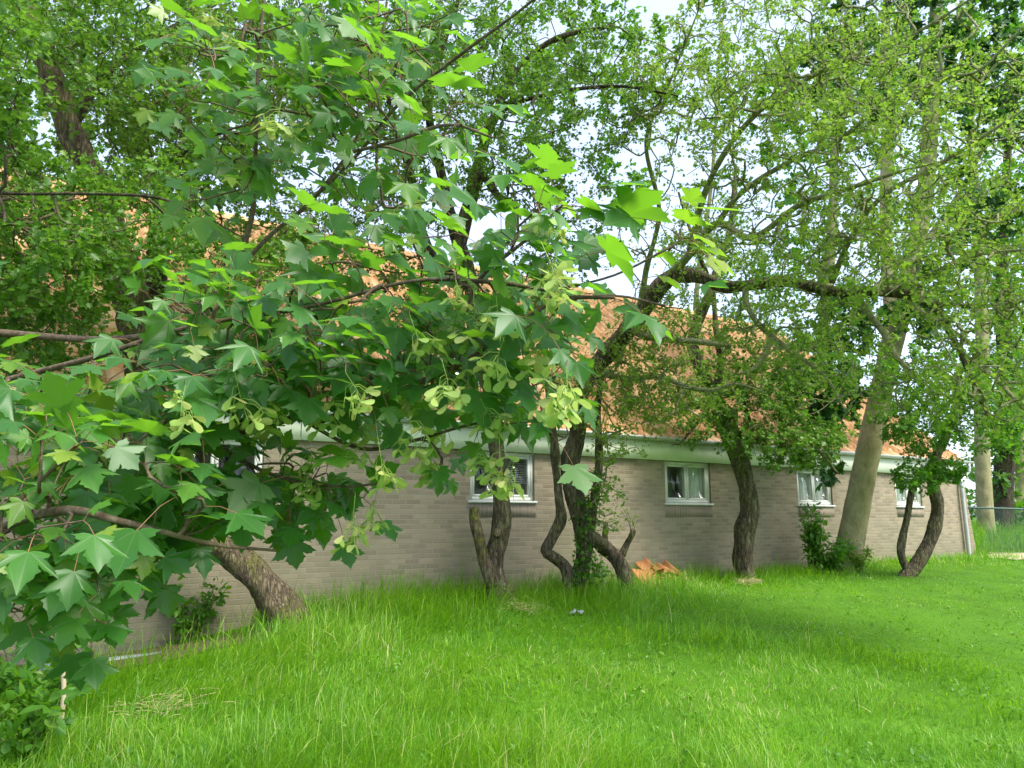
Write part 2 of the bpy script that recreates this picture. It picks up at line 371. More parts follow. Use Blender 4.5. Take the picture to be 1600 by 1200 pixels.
# ------------------------------------------------------------------ the long brick house
house = thing('brick_house', 'long low brick barn house with orange pantile roof behind the trees', 'house', W(0, 0, 0))
house.rotation_euler = (0, 0, math.atan2(U[1], U[0]))
def hp(name, geo, mat, parent=None, **kw): return mesh_from(name, geo[0], (geo[1], geo[2]), mat, parent or house, **kw)
S0, S1, DEP = -7.0, 20.35, 10.4
TOPZ, SILL, HEAD = 2.97, 1.80, 2.60
PIT = R(40)
wins = [(1.66, 1.17), (5.87, 1.17), (9.88, 1.17), (13.62, 1.17), (17.22, 1.1)]
def brick_mat(name, sx, sz, c1, c2, mortar, rot=False):
    m, nt, b = new_mat(name); L = nt.links
    tx = nd(nt, 'ShaderNodeTexCoord'); sp = nt.nodes.new('ShaderNodeSeparateXYZ'); L.new(tx.outputs['Object'], sp.inputs[0])
    xy = mth(nt, 'ADD', sp.outputs[0], sp.outputs[1]); cb = nt.nodes.new('ShaderNodeCombineXYZ')
    if rot: L.new(sp.outputs[2], cb.inputs[0]); L.new(xy, cb.inputs[1])
    else: L.new(xy, cb.inputs[0]); L.new(sp.outputs[2], cb.inputs[1])
    br = nt.nodes.new('ShaderNodeTexBrick'); L.new(cb.outputs[0], br.inputs['Vector']); br.inputs['Scale'].default_value = 1
    br.inputs['Brick Width'].default_value = sx; br.inputs['Row Height'].default_value = sz; br.inputs['Mortar Size'].default_value = .007; br.inputs['Mortar Smooth'].default_value = .3; br.inputs['Bias'].default_value = 0
    br.inputs['Color1'].default_value = (*c1, 1); br.inputs['Color2'].default_value = (*c2, 1); br.inputs['Mortar'].default_value = (*mortar, 1)
    n1 = nd(nt, 'ShaderNodeTexNoise', Scale=1.1, Detail=7.0, Roughness=.65); L.new(tx.outputs['Object'], n1.inputs['Vector'])
    n2 = nd(nt, 'ShaderNodeTexNoise', Scale=38.0, Detail=4.0, Roughness=.7); L.new(tx.outputs['Object'], n2.inputs['Vector'])
    c = mixc(nt, mth(nt, 'MULTIPLY', n2.outputs[0], .3), br.outputs['Color'], (.22, .18, .125))
    stain = ramp(nt, mth(nt, 'ADD', n1.outputs[0], mth(nt, 'MULTIPLY', sp.outputs[2], -.24)), [(.05, (0, 0, 0)), (.42, (1, 1, 1))]).outputs[0]
    c = mixc(nt, mth(nt, 'MULTIPLY', stain, .6), c, (.165, .17, .095))
    L.new(c, b.inputs['Base Color']); b.inputs['Roughness'].default_value = .92; b.inputs['Specular IOR Level'].default_value = .2
    bp = nd(nt, 'ShaderNodeBump', Strength=.7, Distance=.006); h = mth(nt, 'SUBTRACT', mth(nt, 'MULTIPLY', n2.outputs[0], .5), br.outputs['Fac']); L.new(h, bp.inputs['Height']); L.new(bp.outputs[0], b.inputs['Normal'])
    return m
M_brick = brick_mat('brick_wall', .215, .068, (.35, .285, .195), (.225, .18, .125), (.31, .285, .22))
M_soldier = brick_mat('brick_sill', .5, .068, (.36, .27, .20), (.27, .21, .16), (.36, .335, .28), True)
# front face with openings, reveals, and the other three walls
q = []
def quad(a, b_, c, d): q.append((a, b_, c, d))
xs = [S0]
for x, wd in wins: xs += [x, x + wd]
for i in range(0, len(xs)):
    x0 = xs[i]; x1 = xs[i + 1] if i + 1 < len(xs) else S1
    bands = [(-.3, SILL), (SILL, HEAD), (HEAD, TOPZ)]
    for z0, z1 in bands:
        if i % 2 == 1 and z0 == SILL: continue
        xa, xb = x1, x1
        if i + 1 == len(xs): xa = S1 - .1 * (z0 - 1.5) if False else S1 + .42 - .17 * z0; xb = S1 + .42 - .17 * z1
        quad((x0, 0, z0), (xa, 0, z0), (xb, 0, z1), (x0, 0, z1))
for x, wd in wins:
    r = .11; a, b2 = x, x + wd
    quad((a, 0, SILL), (b2, 0, SILL), (b2, r, SILL), (a, r, SILL)); quad((a, 0, HEAD), (a, r, HEAD), (b2, r, HEAD), (b2, 0, HEAD))
    quad((a, 0, SILL), (a, r, SILL), (a, r, HEAD), (a, 0, HEAD)); quad((b2, 0, SILL), (b2, 0, HEAD), (b2, r, HEAD), (b2, r, SILL))
RZ = TOPZ + DEP / 2 * math.tan(PIT)
for e in (S0,):
    quad((e, 0, -.3), (e, 0, TOPZ), (e, DEP, TOPZ), (e, DEP, -.3)); q.append(((e, 0, TOPZ), (e, DEP / 2, RZ), (e, DEP, TOPZ)))
eb, et = S1 + .42 + .05, S1 + .42 - .17 * TOPZ
quad((eb, 0, -.3), (eb, DEP, -.3), (et, DEP, TOPZ), (et, 0, TOPZ)); q.append(((et, 0, TOPZ), (et, DEP, TOPZ), (et, DEP / 2, RZ)))
quad((S0, DEP, -.3), (S0, DEP, TOPZ), (et, DEP, TOPZ), (eb, DEP, -.3))
vs = np.array([p for f in q for p in f]); lt = np.array([len(f) for f in q])
hp('wall', (vs, np.arange(len(vs)), lt), M_brick)
M_conc = plain('concrete_footing', (.11, .10, .08), .95, .3, 7, .2, bump=.6)
hp('footing', box(S0, 3.4, -.06, -.004, -.3, .20), M_conc)
# pantile roof
m, nt, b = new_mat('pantile'); L = nt.links
at = nd(nt, 'ShaderNodeAttribute', attribute_name='rnd'); tx = nd(nt, 'ShaderNodeTexCoord')
n1 = nd(nt, 'ShaderNodeTexNoise', Scale=1.2, Detail=6.0, Roughness=.65); n2 = nd(nt, 'ShaderNodeTexNoise', Scale=22.0, Detail=5.0, Roughness=.7)
for n_ in (n1, n2): L.new(tx.outputs['Object'], n_.inputs['Vector'])
c = ramp(nt, at.outputs['Fac'], [(0, (.36, .165, .065)), (.4, (.52, .27, .11)), (.75, (.60, .37, .17)), (1, (.66, .48, .27))]).outputs[0]
c = mixc(nt, mth(nt, 'MULTIPLY', ramp(nt, n1.outputs[0], [(.45, (0, 0, 0)), (.7, (1, 1, 1))]).outputs[0], .35), c, (.30, .24, .13))
c = mixc(nt, mth(nt, 'MULTIPLY', n2.outputs[0], .35), c, (.26, .15, .09))
L.new(c, b.inputs['Base Color']); b.inputs['Roughness'].default_value = .7; b.inputs['Specular IOR Level'].default_value = .3
bp = nd(nt, 'ShaderNodeBump', Strength=.3, Distance=.01); L.new(n2.outputs[0], bp.inputs['Height']); L.new(bp.outputs[0], b.inputs['Normal'])
M_tile = m
TW, EXP = .225, .33
def roof_side(flip):
    cols = int((S1 + .12 - (S0 - .1)) / TW); sub = 8
    a = np.arange(cols * sub + 1) / sub
    t = a % 1; prof = .024 * np.cos(2 * np.pi * (t - .28)) + .010 * np.cos(4 * np.pi * (t - .1))
    X = S0 - .1 + a * TW
    slope = DEP / 2 / math.cos(PIT) + .16; rows = int(math.ceil(slope / EXP))
    jit = np.random.default_rng(5 + flip).normal(0, .005, (rows, cols + 1))
    ve, fr, lv = [], [], []
    cidx = np.minimum((a).astype(int), cols - 1)
    for r_ in range(rows):
        d0 = -.16 + r_ * EXP; d1 = min(d0 + EXP, slope - .16)
        lowj = jit[r_][cidx]
        for d, h in ((d0, .062), (d1, .010)):
            dd = d + (lowj if h > .03 else 0)
            hh = prof + h + .03
            y = dd * math.cos(PIT) - hh * math.sin(PIT); z = TOPZ + .0 + dd * math.sin(PIT) + hh * math.cos(PIT)
            if flip: y = DEP - y
            ve.append(np.column_stack([X, y, z]))
    n = len(X); ve = np.vstack(ve); rg = np.random.default_rng(9)
    k = np.arange(n - 1)
    fa, fv = [], []
    for r_ in range(rows):
        base = 2 * r_ * n
        fa.append(np.stack([base + k, base + k + 1, base + n + k + 1, base + n + k], -1)); tr = rg.beta(2.2, 2, cols); fv.append(np.repeat(tr, sub)[:n - 1])
        if r_ + 1 < rows:   # drop from the next tile's lower edge
            nb = 2 * (r_ + 1) * n
            fa.append(np.stack([base + n + k, base + n + k + 1, nb + k + 1, nb + k], -1)); fv.append(np.repeat(tr, sub)[:n - 1] * .8)
    fa = np.vstack(fa)
    if flip: fa = fa[:, ::-1]
    return ve, fa.ravel(), np.full(len(fa), 4), np.concatenate(fv)
for fl in (0, 1):
    g = roof_side(fl); hp('roof', g[:3], M_tile, face_rnd=g[3])
# ridge tiles
nr = int((S1 - S0) / .38); rv = []
for i in range(nr):
    x0 = S0 + i * .38; th = np.linspace(-.15, math.pi + .15, 9); rr_ = .13 + .008 * (i % 2)
    a = np.column_stack([np.full(9, x0), DEP / 2 + rr_ * np.cos(th), RZ + .02 + rr_ * np.sin(th)]); b2 = a.copy(); b2[:, 0] += .40; b2[:, 1] = DEP / 2 + (b2[:, 1] - DEP / 2) * 1.06
    k = np.arange(8); rv.append((np.vstack([a, b2]), np.stack([k, 9 + k, 10 + k, k + 1], -1).ravel(), np.full(8, 4)))
g = join_geo(rv); rid = hp('ridge', g, M_tile, face_rnd=np.repeat(rng.uniform(.1, .8, nr), 8))
# fascia, gutter, downpipe
M_cream = plain('pale_green_paint', (.78, .80, .64), .5, .07, 5)
M_zinc = plain('zinc_gutter', (.46, .48, .47), .4, .15, 5, .5, .3)
M_white = plain('white_window_paint', (.70, .71, .64), .5, .08, 7)
hp('fascia', box(S0, S1 - .12, -.075, -.004, HEAD - .02, TOPZ - .02), M_cream)
def gut():
    th = np.linspace(math.pi, 2 * math.pi, 9); prof = [(-.205 + .068 * math.cos(t) + .06, TOPZ + .0 + .068 * math.sin(t)) for t in th]
    inner = [(-.205 + .058 * math.cos(t) + .06, TOPZ + .0 + .058 * math.sin(t)) for t in th[::-1]]
    pts = prof + inner
    n = len(pts); a = np.array([(S0, y, z) for y, z in pts]); b2 = np.array([(S1 + .18, y, z) for y, z in pts])
    lv = list(range(n))[::-1] + list(range(n, 2 * n)); lt = [n, n]
    for i in range(n): j = (i + 1) % n; lv += [i, j, n + j, n + i]; lt.append(4)
    parts = [(np.vstack([a, b2]), np.array(lv), np.array(lt))]
    return parts
g = join_geo(gut()); gt = hp('gutter', g, M_zinc)
for x in np.arange(S0 + .5, S1, 1.8):
    hp('gutter_bracket', box(x, x + .025, -.222, -.076, TOPZ - .075, TOPZ - .07), M_zinc, gt)
dp = [(S1 + .02, -.145, TOPZ - .06), (S1 + .02, -.145, TOPZ - .22), (S1 - .1, -.10, TOPZ - .38), (S1 - .28, -.085, TOPZ - .52), (S1 - .3, -.085, TOPZ - .75), (S1 - .24, -.085, .4)]
c_ = catmull(np.array(dp), .06)
hp('downpipe', tubes(c_[None], np.full((1, len(c_)), .048), 12, True), M_zinc, smooth=True)
# windows
def glass_mat():
    m, nt, b = new_mat('window_glass'); L = nt.links
    tr = nt.nodes.new('ShaderNodeBsdfTransparent'); tr.inputs[0].default_value = (.96, .98, .96, 1)
    gl = nt.nodes.new('ShaderNodeBsdfGlossy'); gl.inputs['Roughness'].default_value = .03
    lw = nt.nodes.new('ShaderNodeLayerWeight'); lw.inputs[0].default_value = .5; f = mth(nt, 'ADD', mth(nt, 'MULTIPLY', mth(nt, 'POWER', lw.outputs['Facing'], 4.0), .6), .06, True)
    mx = nt.nodes.new('ShaderNodeMixShader'); L.new(f, mx.inputs[0]); L.new(tr.outputs[0], mx.inputs[1]); L.new(gl.outputs[0], mx.inputs[2]); L.new(mx.outputs[0], nt.nodes['Material Output'].inputs[0])
    return m
M_glass = glass_mat()
M_blind = plain('blind_slat', (.42, .44, .40), .5, .1)
M_curtain = plain('net_curtain', (.62, .66, .62), .8, .08, 3)
M_inside = plain('dark_room', (.12, .11, .10), .9, .2)
for i, (x, wd) in enumerate(wins):
    fw = .055; y0, y1 = .035, .095; z0, z1 = SILL + .035, HEAD - .022
    fr = [box(x + .002, x + fw, y0, y1, z0, z1), box(x + wd - fw, x + wd - .002, y0, y1, z0, z1), box(x + fw, x + wd - fw, y0, y1, z0, z0 + fw), box(x + fw, x + wd - fw, y0, y1, z1 - fw, z1)]
    win = hp('window', join_geo(fr), M_white)
    mid = x + wd * (.5 if i else .5)
    halves = [(x + fw + .004, mid - .006), (mid + .006, x + wd - fw - .004)]
    for h, (a, b2) in enumerate(halves):
        t = .04
        fs = [box(a, a + t, y0 + .008, y1 - .01, z0 + fw + .003, z1 - fw - .003), box(b2 - t, b2, y0 + .008, y1 - .01, z0 + fw + .003, z1 - fw - .003),
              box(a + t, b2 - t, y0 + .008, y1 - .01, z0 + fw + .003, z0 + fw + t), box(a + t, b2 - t, y0 + .008, y1 - .01, z1 - fw - t, z1 - fw - .003)]
        hp('casement', join_geo(fs), M_white, win)
        hp('pane', box(a + t, b2 - t, .058, .064, z0 + fw + t, z1 - fw - t), M_glass, win)
    hp('sill', box(x - .03, x + wd + .03, -.035, .034, SILL + .001, SILL + .034), M_white, win)
    # room behind the glass, blinds or net curtains
    rb = box(x - .25, x + wd + .25, .12, 1.3, SILL - .4, HEAD + .15); hp('room', (rb[0], rb[1].reshape(-1, 4)[[0, 1, 3, 4, 5]].ravel(), np.full(5, 4)), M_inside, win)
    if i == 1:
        sl = [box(mid + .02, x + wd - .06, .13, .16, z, z + .004) for z in np.arange(z0 + .28, z1 - .06, .028)]
        for s_ in sl: s_[0][[0, 1, 4, 5], 2] -= .011
        hp('blind', join_geo(sl), M_blind, win)
    if i >= 2:
        a, b2 = (mid, x + wd - .05) if i == 2 else (x + .05, x + wd - .05)
        xx = np.linspace(a, b2, 40); yy = .15 + .012 * np.sin(xx * 60)
        vs = np.vstack([np.column_stack([xx, yy, np.full(40, z0)]), np.column_stack([xx, yy, np.full(40, z1)])]); k = np.arange(39)
        hp('curtain', (vs, np.stack([k, k + 1, 41 + k, 40 + k], -1).ravel(), np.full(39, 4)), M_curtain, win)
    hp('brick_sill', box(x - .02, x + wd + .02, -.003, .002, SILL - .21, SILL - .001), M_soldier)
# skylights
M_lead = plain('lead_flashing', (.42, .45, .48), .45, .15, 5, .5, .3)
for x, d0 in ((3.35, 1.05), (5.75, 1.0)):
    wd, ln = .95, .8
    def onroof(a, d, h): return (a, d * math.cos(PIT) - h * math.sin(PIT), TOPZ + d * math.sin(PIT) + h * math.cos(PIT))
    def slab(a0, a1, e0, e1, h0, h1):
        v = np.array([onroof(a, d, h) for a in (a0, a1) for d in (e0, e1) for h in (h0, h1)]); g = box(0, 1, 0, 1, 0, 1); return v, g[1], g[2]
    sk = hp('skylight', join_geo([slab(x, x + .07, d0, d0 + ln, .05, .16), slab(x + wd - .07, x + wd, d0, d0 + ln, .05, .16), slab(x + .07, x + wd - .07, d0, d0 + .07, .05, .16), slab(x + .07, x + wd - .07, d0 + ln - .07, d0 + ln, .05, .16)]), M_lead)
    m_ = plain('skylight_glass', (.25, .32, .42), .08, .05, 2, .9)
    hp('pane', slab(x + .07, x + wd - .07, d0 + .07, d0 + ln - .07, .12, .135), m_, sk)

# ------------------------------------------------------------------ fence
fence = thing('wire_fence', 'low green wire mesh fence running off from the house corner', 'fence', W(20.75, 0, 0))
M_fence = plain('green_coated_steel', (.03, .09, .07), .45, .1)
def wp(pts): return np.array([W(*p) for p in pts])
F0, F1 = 20.75, 33.0
part('rail', tubes(wp([(F0 - .3, 0, 1.82), (F1, 0, 1.74)])[None], np.full((1, 2), .024), 8, True), M_fence, fence)
for s_ in np.arange(F0 + 3.75, F1 + .1, 3.0):
    part('post', tubes(wp([(s_, 0, .4), (s_, 0, 1.83)])[None], np.full((1, 2), .03), 8, True), M_fence, fence)
pa = []
for s_ in np.arange(F0 - 1.2, F1 + 1.2, .075):
    for sg in (1, -1):
        a, b2 = (s_, .55), (s_ + sg * 1.25, 1.79)
        lo, hi = min(a[0], b2[0]), max(a[0], b2[0])
        if lo < F0 - .2 or hi > F1: continue
        pa.append(wp([(a[0], 0, a[1]), (b2[0], .004 * sg, b2[1])]))
part('mesh', tubes(np.array(pa), np.full((len(pa), 2), .0022), 3), M_fence, fence)

# ------------------------------------------------------------------ trees
def grow(lines, targets, rg, tipr=.0032, pw=.42, wig=.10, sag=0., align=.4, maxk=6):
    """joins every target to the nearest wood, so the twigs fill the crown; returns paths grouped by length"""
    n0 = sum(len(p) for p, r in lines); T = len(targets)
    cap = n0 + T * maxk + 5
    X = np.zeros((cap, 3)); TG = np.zeros((cap, 3)); par = np.full(cap, -1); rad0 = np.zeros(cap)
    n = 0
    for p, r in lines:
        k = len(p); X[n:n + k] = p; TG[n:n + k] = norm(np.gradient(p, axis=0)); rad0[n:n + k] = r; n += k
    base = n
    dm = np.array([np.min(np.sum((X[:base] - t) ** 2, 1)) for t in targets]); order = np.argsort(dm)
    paths = []
    for ti in order:
        t = targets[ti]; dv = t - X[:n]; d = np.sqrt(np.sum(dv * dv, 1)) + 1e-6
        al = np.sum(dv * TG[:n], 1) / d
        j = int(np.argmin(d * (1 + align - align * al))); L = d[j]
        k = int(np.clip(L / .16, 2, maxk))
        c = X[j] + TG[j] * L * .38 + rg.normal(0, wig, 3) * L + np.array([0, 0, sag * L])
        tt = (np.arange(1, k + 1) / k)[:, None]
        pts = (1 - tt) ** 2 * X[j] + 2 * tt * (1 - tt) * c + tt ** 2 * t
        pts[:-1] += rg.normal(0, wig * .25, (k - 1, 3)) * min(L, .6)
        X[n:n + k] = pts; par[n] = j; par[n + 1:n + k] = np.arange(n, n + k - 1)
        full = np.vstack([X[j], pts]); TG[n:n + k] = norm(np.diff(full, axis=0))
        paths.append([j] + list(range(n, n + k))); n += k
    cnt = np.zeros(n)
    for p in paths: cnt[p[-1]] += 1
    for i in range(n - 1, base - 1, -1):
        if par[i] >= 0: cnt[par[i]] += cnt[i]
    r = np.where(np.arange(n) < base, rad0[:n], tipr * np.maximum(cnt, 1) ** pw)
    for i in range(base, n):
        if par[i] >= 0: r[i] = min(r[i], r[par[i]] * .95)
    return X[:n], r, paths, base, cnt, TG[:n]

def path_geo(X, r, paths, sides=4, base=0):
    by = {}
    for p in paths: by.setdefault(len(p), []).append(p)
    gs = []
    for k, ps in by.items():
        ps = np.array(ps); rr = r[ps].copy(); rr[:, 0] = np.minimum(rr[:, 0], rr[:, 1] * 1.2)
        gs.append(tubes(X[ps], rr, sides))
    return join_geo(gs)

def blob(rg, px, py, d, rx, ry, rd, n):
    """n points in an ellipsoid of foliage centred d metres off"""
    a = rg.normal(0, 1, (n, 3)); a = norm(a) * rg.uniform(0, 1, (n, 1)) ** .4
    return np.array([P(px + rx * x, py + ry * y, max(1.2, d + rd * z)) for x, y, z in a])

def outside_house(p, clear=.15):
    s, v = sv(p[:, 0], p[:, 1])
    inside = (v > -clear) & (v < DEP + .3) & (s < S1 + .3) & (p[:, 2] < TOPZ + .35 + np.minimum(v + .1, DEP - v) * math.tan(PIT) + .15)
    return ~inside & (p[:, 2] > ground_z(p[:, 0], p[:, 1]) + .15)

DENS = 2.1
def rosettes(rg, X, paths, cnt, spacing, per, spread, maxcnt=4, jitter=.045):
    """leaf positions in small tufts along the thin twigs"""
    spacing = spacing / DENS; pos, ax = [], []
    for p in paths:
        for a, b2 in zip(p[:-1], p[1:]):
            if cnt[b2] > maxcnt: continue
            L = np.linalg.norm(X[b2] - X[a]); m_ = rg.poisson(L / spacing)
            if m_ == 0: continue
            t = rg.uniform(0, 1, (m_, 1)); pos.append(X[a] + (X[b2] - X[a]) * t); ax.append(np.repeat(norm(X[b2] - X[a])[None], m_, 0))
        pos.append(X[p[-1]][None]); ax.append(norm(X[p[-1]] - X[p[-2]])[None])
    pos = np.vstack(pos) + 0; ax = np.vstack(ax); pos += rg.normal(0, jitter, pos.shape)
    return pos, ax
def leaves(rg, pos, ax, per, size, tpl, polys, spread=.02, up=.8, sizevar=.3, clump_sd=.18, tint=.45):
    n = len(pos); m_ = rg.integers(max(1, per - 2), per + 2, n); idx = np.repeat(np.arange(n), m_); k = len(idx)
    d = norm(rg.normal(0, 1, (k, 3)) + ax[idx] * .6 + np.array([0, 0, .15]))
    p = pos[idx] + d * rg.uniform(0, spread, (k, 1))
    tip = norm(d + np.array([0, 0, -.25])); nr = np.array([0, 0, up]) + rg.normal(0, .55, (k, 3))
    xa, ya, za = frame(tip, nr)
    sc = size * np.exp(rg.normal(0, sizevar, k))
    vs, lv, lt, inst = stamp(tpl, polys, p, xa, ya, za, sc)
    clump = tint + rg.normal(0, clump_sd, n) + .16 * wob(pos[:, 0], pos[:, 1] + pos[:, 2], 2.2)
    rnd = np.clip(clump[idx] + rg.normal(0, .10, k), 0, 1)
    return (vs, lv, lt), rnd[inst]

TRI = 0
def tree(name, label, cat, limbs, blobs, seed, bark, twigmat, leafmat, group=None, spacing=.075, per=5, size=.034, tpl=(HAW_T, HAW_P), maxcnt=4,
         tipr=.003, wig=.10, sag=0., spread=.03, hero=True, tint=.45, extra=None, rough=.14, sides=18, up=.8, align=.4):
    rg = np.random.default_rng(seed)
    b0 = limbs[0][1][0]; loc = P(b0[0], b0[1], b0[2])
    root = thing(name, label, cat, tuple(loc), group)
    lines = []
    for li, (nm, pts) in enumerate(limbs):
        p4 = np.array([np.append(P(a, b_, d), r) for a, b_, d, r in pts])
        if nm in ('trunk', 'stem') and li == 0:   # root flare sunk in the ground
            p4 = np.vstack([np.array([p4[0][0], p4[0][1], min(p4[0][2] - .15, float(ground_z(p4[0][0], p4[0][1])) - .2), p4[0][3] * 1.75]), p4])
        big = p4[:, 3].max() > .035
        g, p, r = bark_tube(p4, sides if big else 8, .035 if big else .05, rough if big else rough * .8, seed * 31 + li)
        mt = bark[nm] if isinstance(bark, dict) and nm in bark else (bark['*'] if isinstance(bark, dict) else bark)
        part(nm, g, mt, root, smooth=True)
        st = max(1, int(.12 / .04)); lines.append((p[::st], r[::st]))
    if blobs:
        tg = np.vstack([blob(rg, *b_) for b_ in blobs]); tg = tg[outside_house(tg)]
        glines = [l for l, (nm, _) in zip(lines, limbs) if nm not in ('stub',)]
        if extra: glines = [(l[0][int(len(l[0]) * extra):], l[1][int(len(l[0]) * extra):]) if i == 0 else l for i, l in enumerate(glines)]
        X, r, paths, base, cnt, TG = grow(glines, tg, rg, tipr, wig=wig, sag=sag, align=align)
        part('branches', path_geo(X, r, paths, 5 if hero else 3), twigmat, root, smooth=True)
        pos, ax = rosettes(rg, X, paths, cnt, spacing, per, spread, maxcnt)
        keep = outside_house(pos, .05); pos, ax = pos[keep], ax[keep]
        g, rnd = leaves(rg, pos, ax, per, size, tpl[0], tpl[1], spread, up, tint=tint)
        part('crown', g, leafmat, root, rnd=rnd)
        print(label[:40], 'twigs', len(paths), 'leaves', len(g[2]) // len(tpl[1]))
    return root

def wall_depth(px, py, v):
    q = P(px, py, 1.0) - np.array([0, 0, EYE]); return (DIST + v) / (q[0] * N2[0] + q[1] * N2[1])
gd = {k: min(ground_hit(*k), wall_depth(k[0], k[1], -.72)) for k in [(445, 965), (778, 925), (905, 930), (980, 928), (1165, 903), (1325, 893), (1415, 900)]}
print({k: round(v, 2) for k, v in gd.items()})
exec_trees = True
# 1 leaning mossy hawthorn on the left
d = gd[(445, 965)]
tree('hawthorn_tree', 'old thick hawthorn with a mossy base leaning left under the maple leaves', 'tree', [
    ('trunk', [(448, 968, d, .25), (425, 930, d - .1, .19), (380, 882, d - .25, .165), (335, 850, d - .4, .16), (285, 800, d - .7, .15), (245, 720, d - 1.0, .16), (226, 600, d - 1.2, .17), (215, 500, d - 1.4, .21), (200, 440, d - 1.5, .22), (180, 390, d - 1.55, .15), (160, 310, d - 1.6, .135), (110, 200, d - 1.7, .13), (70, 90, d - 1.8, .125), (34, 0, d - 1.9, .115), (-10, -120, d - 2, .09), (-40, -280, d - 2.1, .04)]),
    ('limb', [(215, 520, d - 1.4, .13), (243, 440, d - 1.45, .115), (247, 350, d - 1.5, .10), (258, 290, d - 1.55, .09), (270, 255, d - 1.6, .075), (282, 228, d - 1.6, .045)]),
    ('limb', [(268, 262, d - 1.6, .04), (300, 225, d - 1.7, .022), (345, 208, d - 1.8, .018), (400, 208, d - 1.9, .012), (470, 190, d - 1.9, .008)]),
    ('limb', [(210, 450, d - 1.5, .12), (140, 400, d - 1.8, .10), (85, 340, d - 2.1, .085), (60, 280, d - 2.3, .065), (35, 235, d - 2.4, .06), (0, 195, d - 2.6, .05), (-60, 120, d - 2.9, .03)]),
    ('limb', [(165, 415, d - 1.7, .08), (100, 385, d - 2.0, .07), (40, 352, d - 2.3, .06), (-40, 310, d - 2.6, .04)]),
    ('limb', [(75, 315, d - 2.2, .04), (45, 300, d - 2.4, .035), (25, 265, d - 2.5, .035), (0, 235, d - 2.6, .03), (-40, 190, d - 2.8, .02)]),
    ('limb', [(-30, 300, 5.2, .016), (30, 303, 5.1, .011), (130, 303, 5.0, .010), (240, 308, 4.8, .01), (300, 330, 4.7, .006)]),
    ('limb', [(110, 200, d - 1.7, .06), (160, 120, d - 1.2, .045), (240, 60, d - .6, .035), (330, 10, d, .025), (420, -50, d + .4, .015)]),
  ], [(-20, 90, 5.2, 90, 130, .8, 130), (60, 390, 5.6, 120, 100, .8, 240), (190, 390, 6.0, 90, 70, .6, 80), (90, 300, 6.2, 110, 60, .6, 110), (240, 290, 6.8, 80, 60, .5, 80), (200, 190, 8.6, 130, 120, .8, 230), (290, 350, 5.4, 60, 50, .6, 40), (10, 180, 5.4, 70, 80, .6, 50), (130, 30, 7.6, 100, 60, .8, 80), (180, 60, 7.6, 170, 170, 1.2, 330), (60, 520, 6.6, 130, 90, .8, 170), (320, 130, 8.0, 190, 190, 1.2, 330), (-120, 200, 5.8, 170, 350, 1.2, 250), (330, 420, 7.4, 130, 80, .7, 150), (450, 60, 8.5, 160, 140, 1.2, 260), (450, 380, 8.2, 110, 80, .6, 150), (70, 470, 6.6, 150, 70, .7, 130), (330, 250, 7.6, 130, 80, .7, 170)],
  11, group='hawthorns along the wall', bark={'trunk': M_mossy_bark, '*': M_dark_bark}, twigmat=M_twig, leafmat=M_haw, spacing=.065, size=.041, tipr=.0028)
# 2 hawthorn with the cut stub
d = gd[(778, 925)]
tree('hawthorn_tree', 'forked hawthorn with a sawn mossy stub, standing before the blind covered window', 'tree', [
    ('trunk', [(782, 932, d, .19), (772, 905, d, .15), (773, 870, d, .125), (785, 820, d, .135), (782, 760, d - .05, .115), (776, 710, d - .1, .11), (766, 600, d - .3, .11), (748, 500, d - .5, .11), (726, 410, d - .7, .115), (718, 375, d - .75, .11), (735, 310, d - .9, .09), (743, 275, d - 1.0, .085), (765, 200, d - 1.2, .06), (810, 110, d - 1.5, .045), (870, 60, d - 1.8, .035), (960, 40, d - 2, .02)]),
    ('stub', [(772, 915, d - .05, .12), (758, 880, d - .08, .085), (748, 840, d - .1, .075), (742, 815, d - .1, .07), (742, 792, d - .1, .062)]),
    ('stub', [(778, 835, d - .08, .07), (774, 832, d - .2, .05)]),
    ('limb', [(718, 385, d - .75, .09), (700, 320, d - .7, .08), (688, 265, d - .7, .065), (670, 170, d - .8, .05), (690, 80, d - 1, .035), (730, -40, d - 1.2, .02)]),
    ('limb', [(735, 450, d - .6, .08), (685, 415, d - .5, .075), (658, 360, d - .4, .07), (645, 290, d - .4, .06), (620, 200, d - .4, .045), (590, 100, d - .5, .03), (560, 0, d - .6, .02)]),
    ('limb', [(752, 270, d - 1.0, .05), (770, 295, d - 1.2, .05), (783, 312, d - 1.35, .03)]),
    ('limb', [(760, 215, d - 1.2, .04), (790, 170, d - 1.5, .03), (867, 145, d - 1.9, .026), (969, 135, d - 2.3, .018), (1060, 150, d - 2.6, .01)]),
  ], [(640, 110, 9.8, 230, 130, 1.3, 520), (830, 130, 9.0, 220, 140, 1.4, 520), (520, 200, 9.8, 200, 190, 1.2, 420), (800, 250, 9.2, 150, 80, 1., 170), (700, -80, 9.5, 330, 120, 1.5, 260), (880, 320, 9.6, 100, 110, .8, 130), (560, 370, 9.6, 140, 90, .6, 230), (660, 470, 9.9, 130, 80, .5, 150), (830, 430, 9.9, 90, 80, .6, 110)],
  12, group='hawthorns along the wall', bark={'trunk': M_haw_bark, 'stub': M_mossy_bark, '*': M_dark_bark}, twigmat=M_twig, leafmat=M_haw, spacing=.06, size=.036)
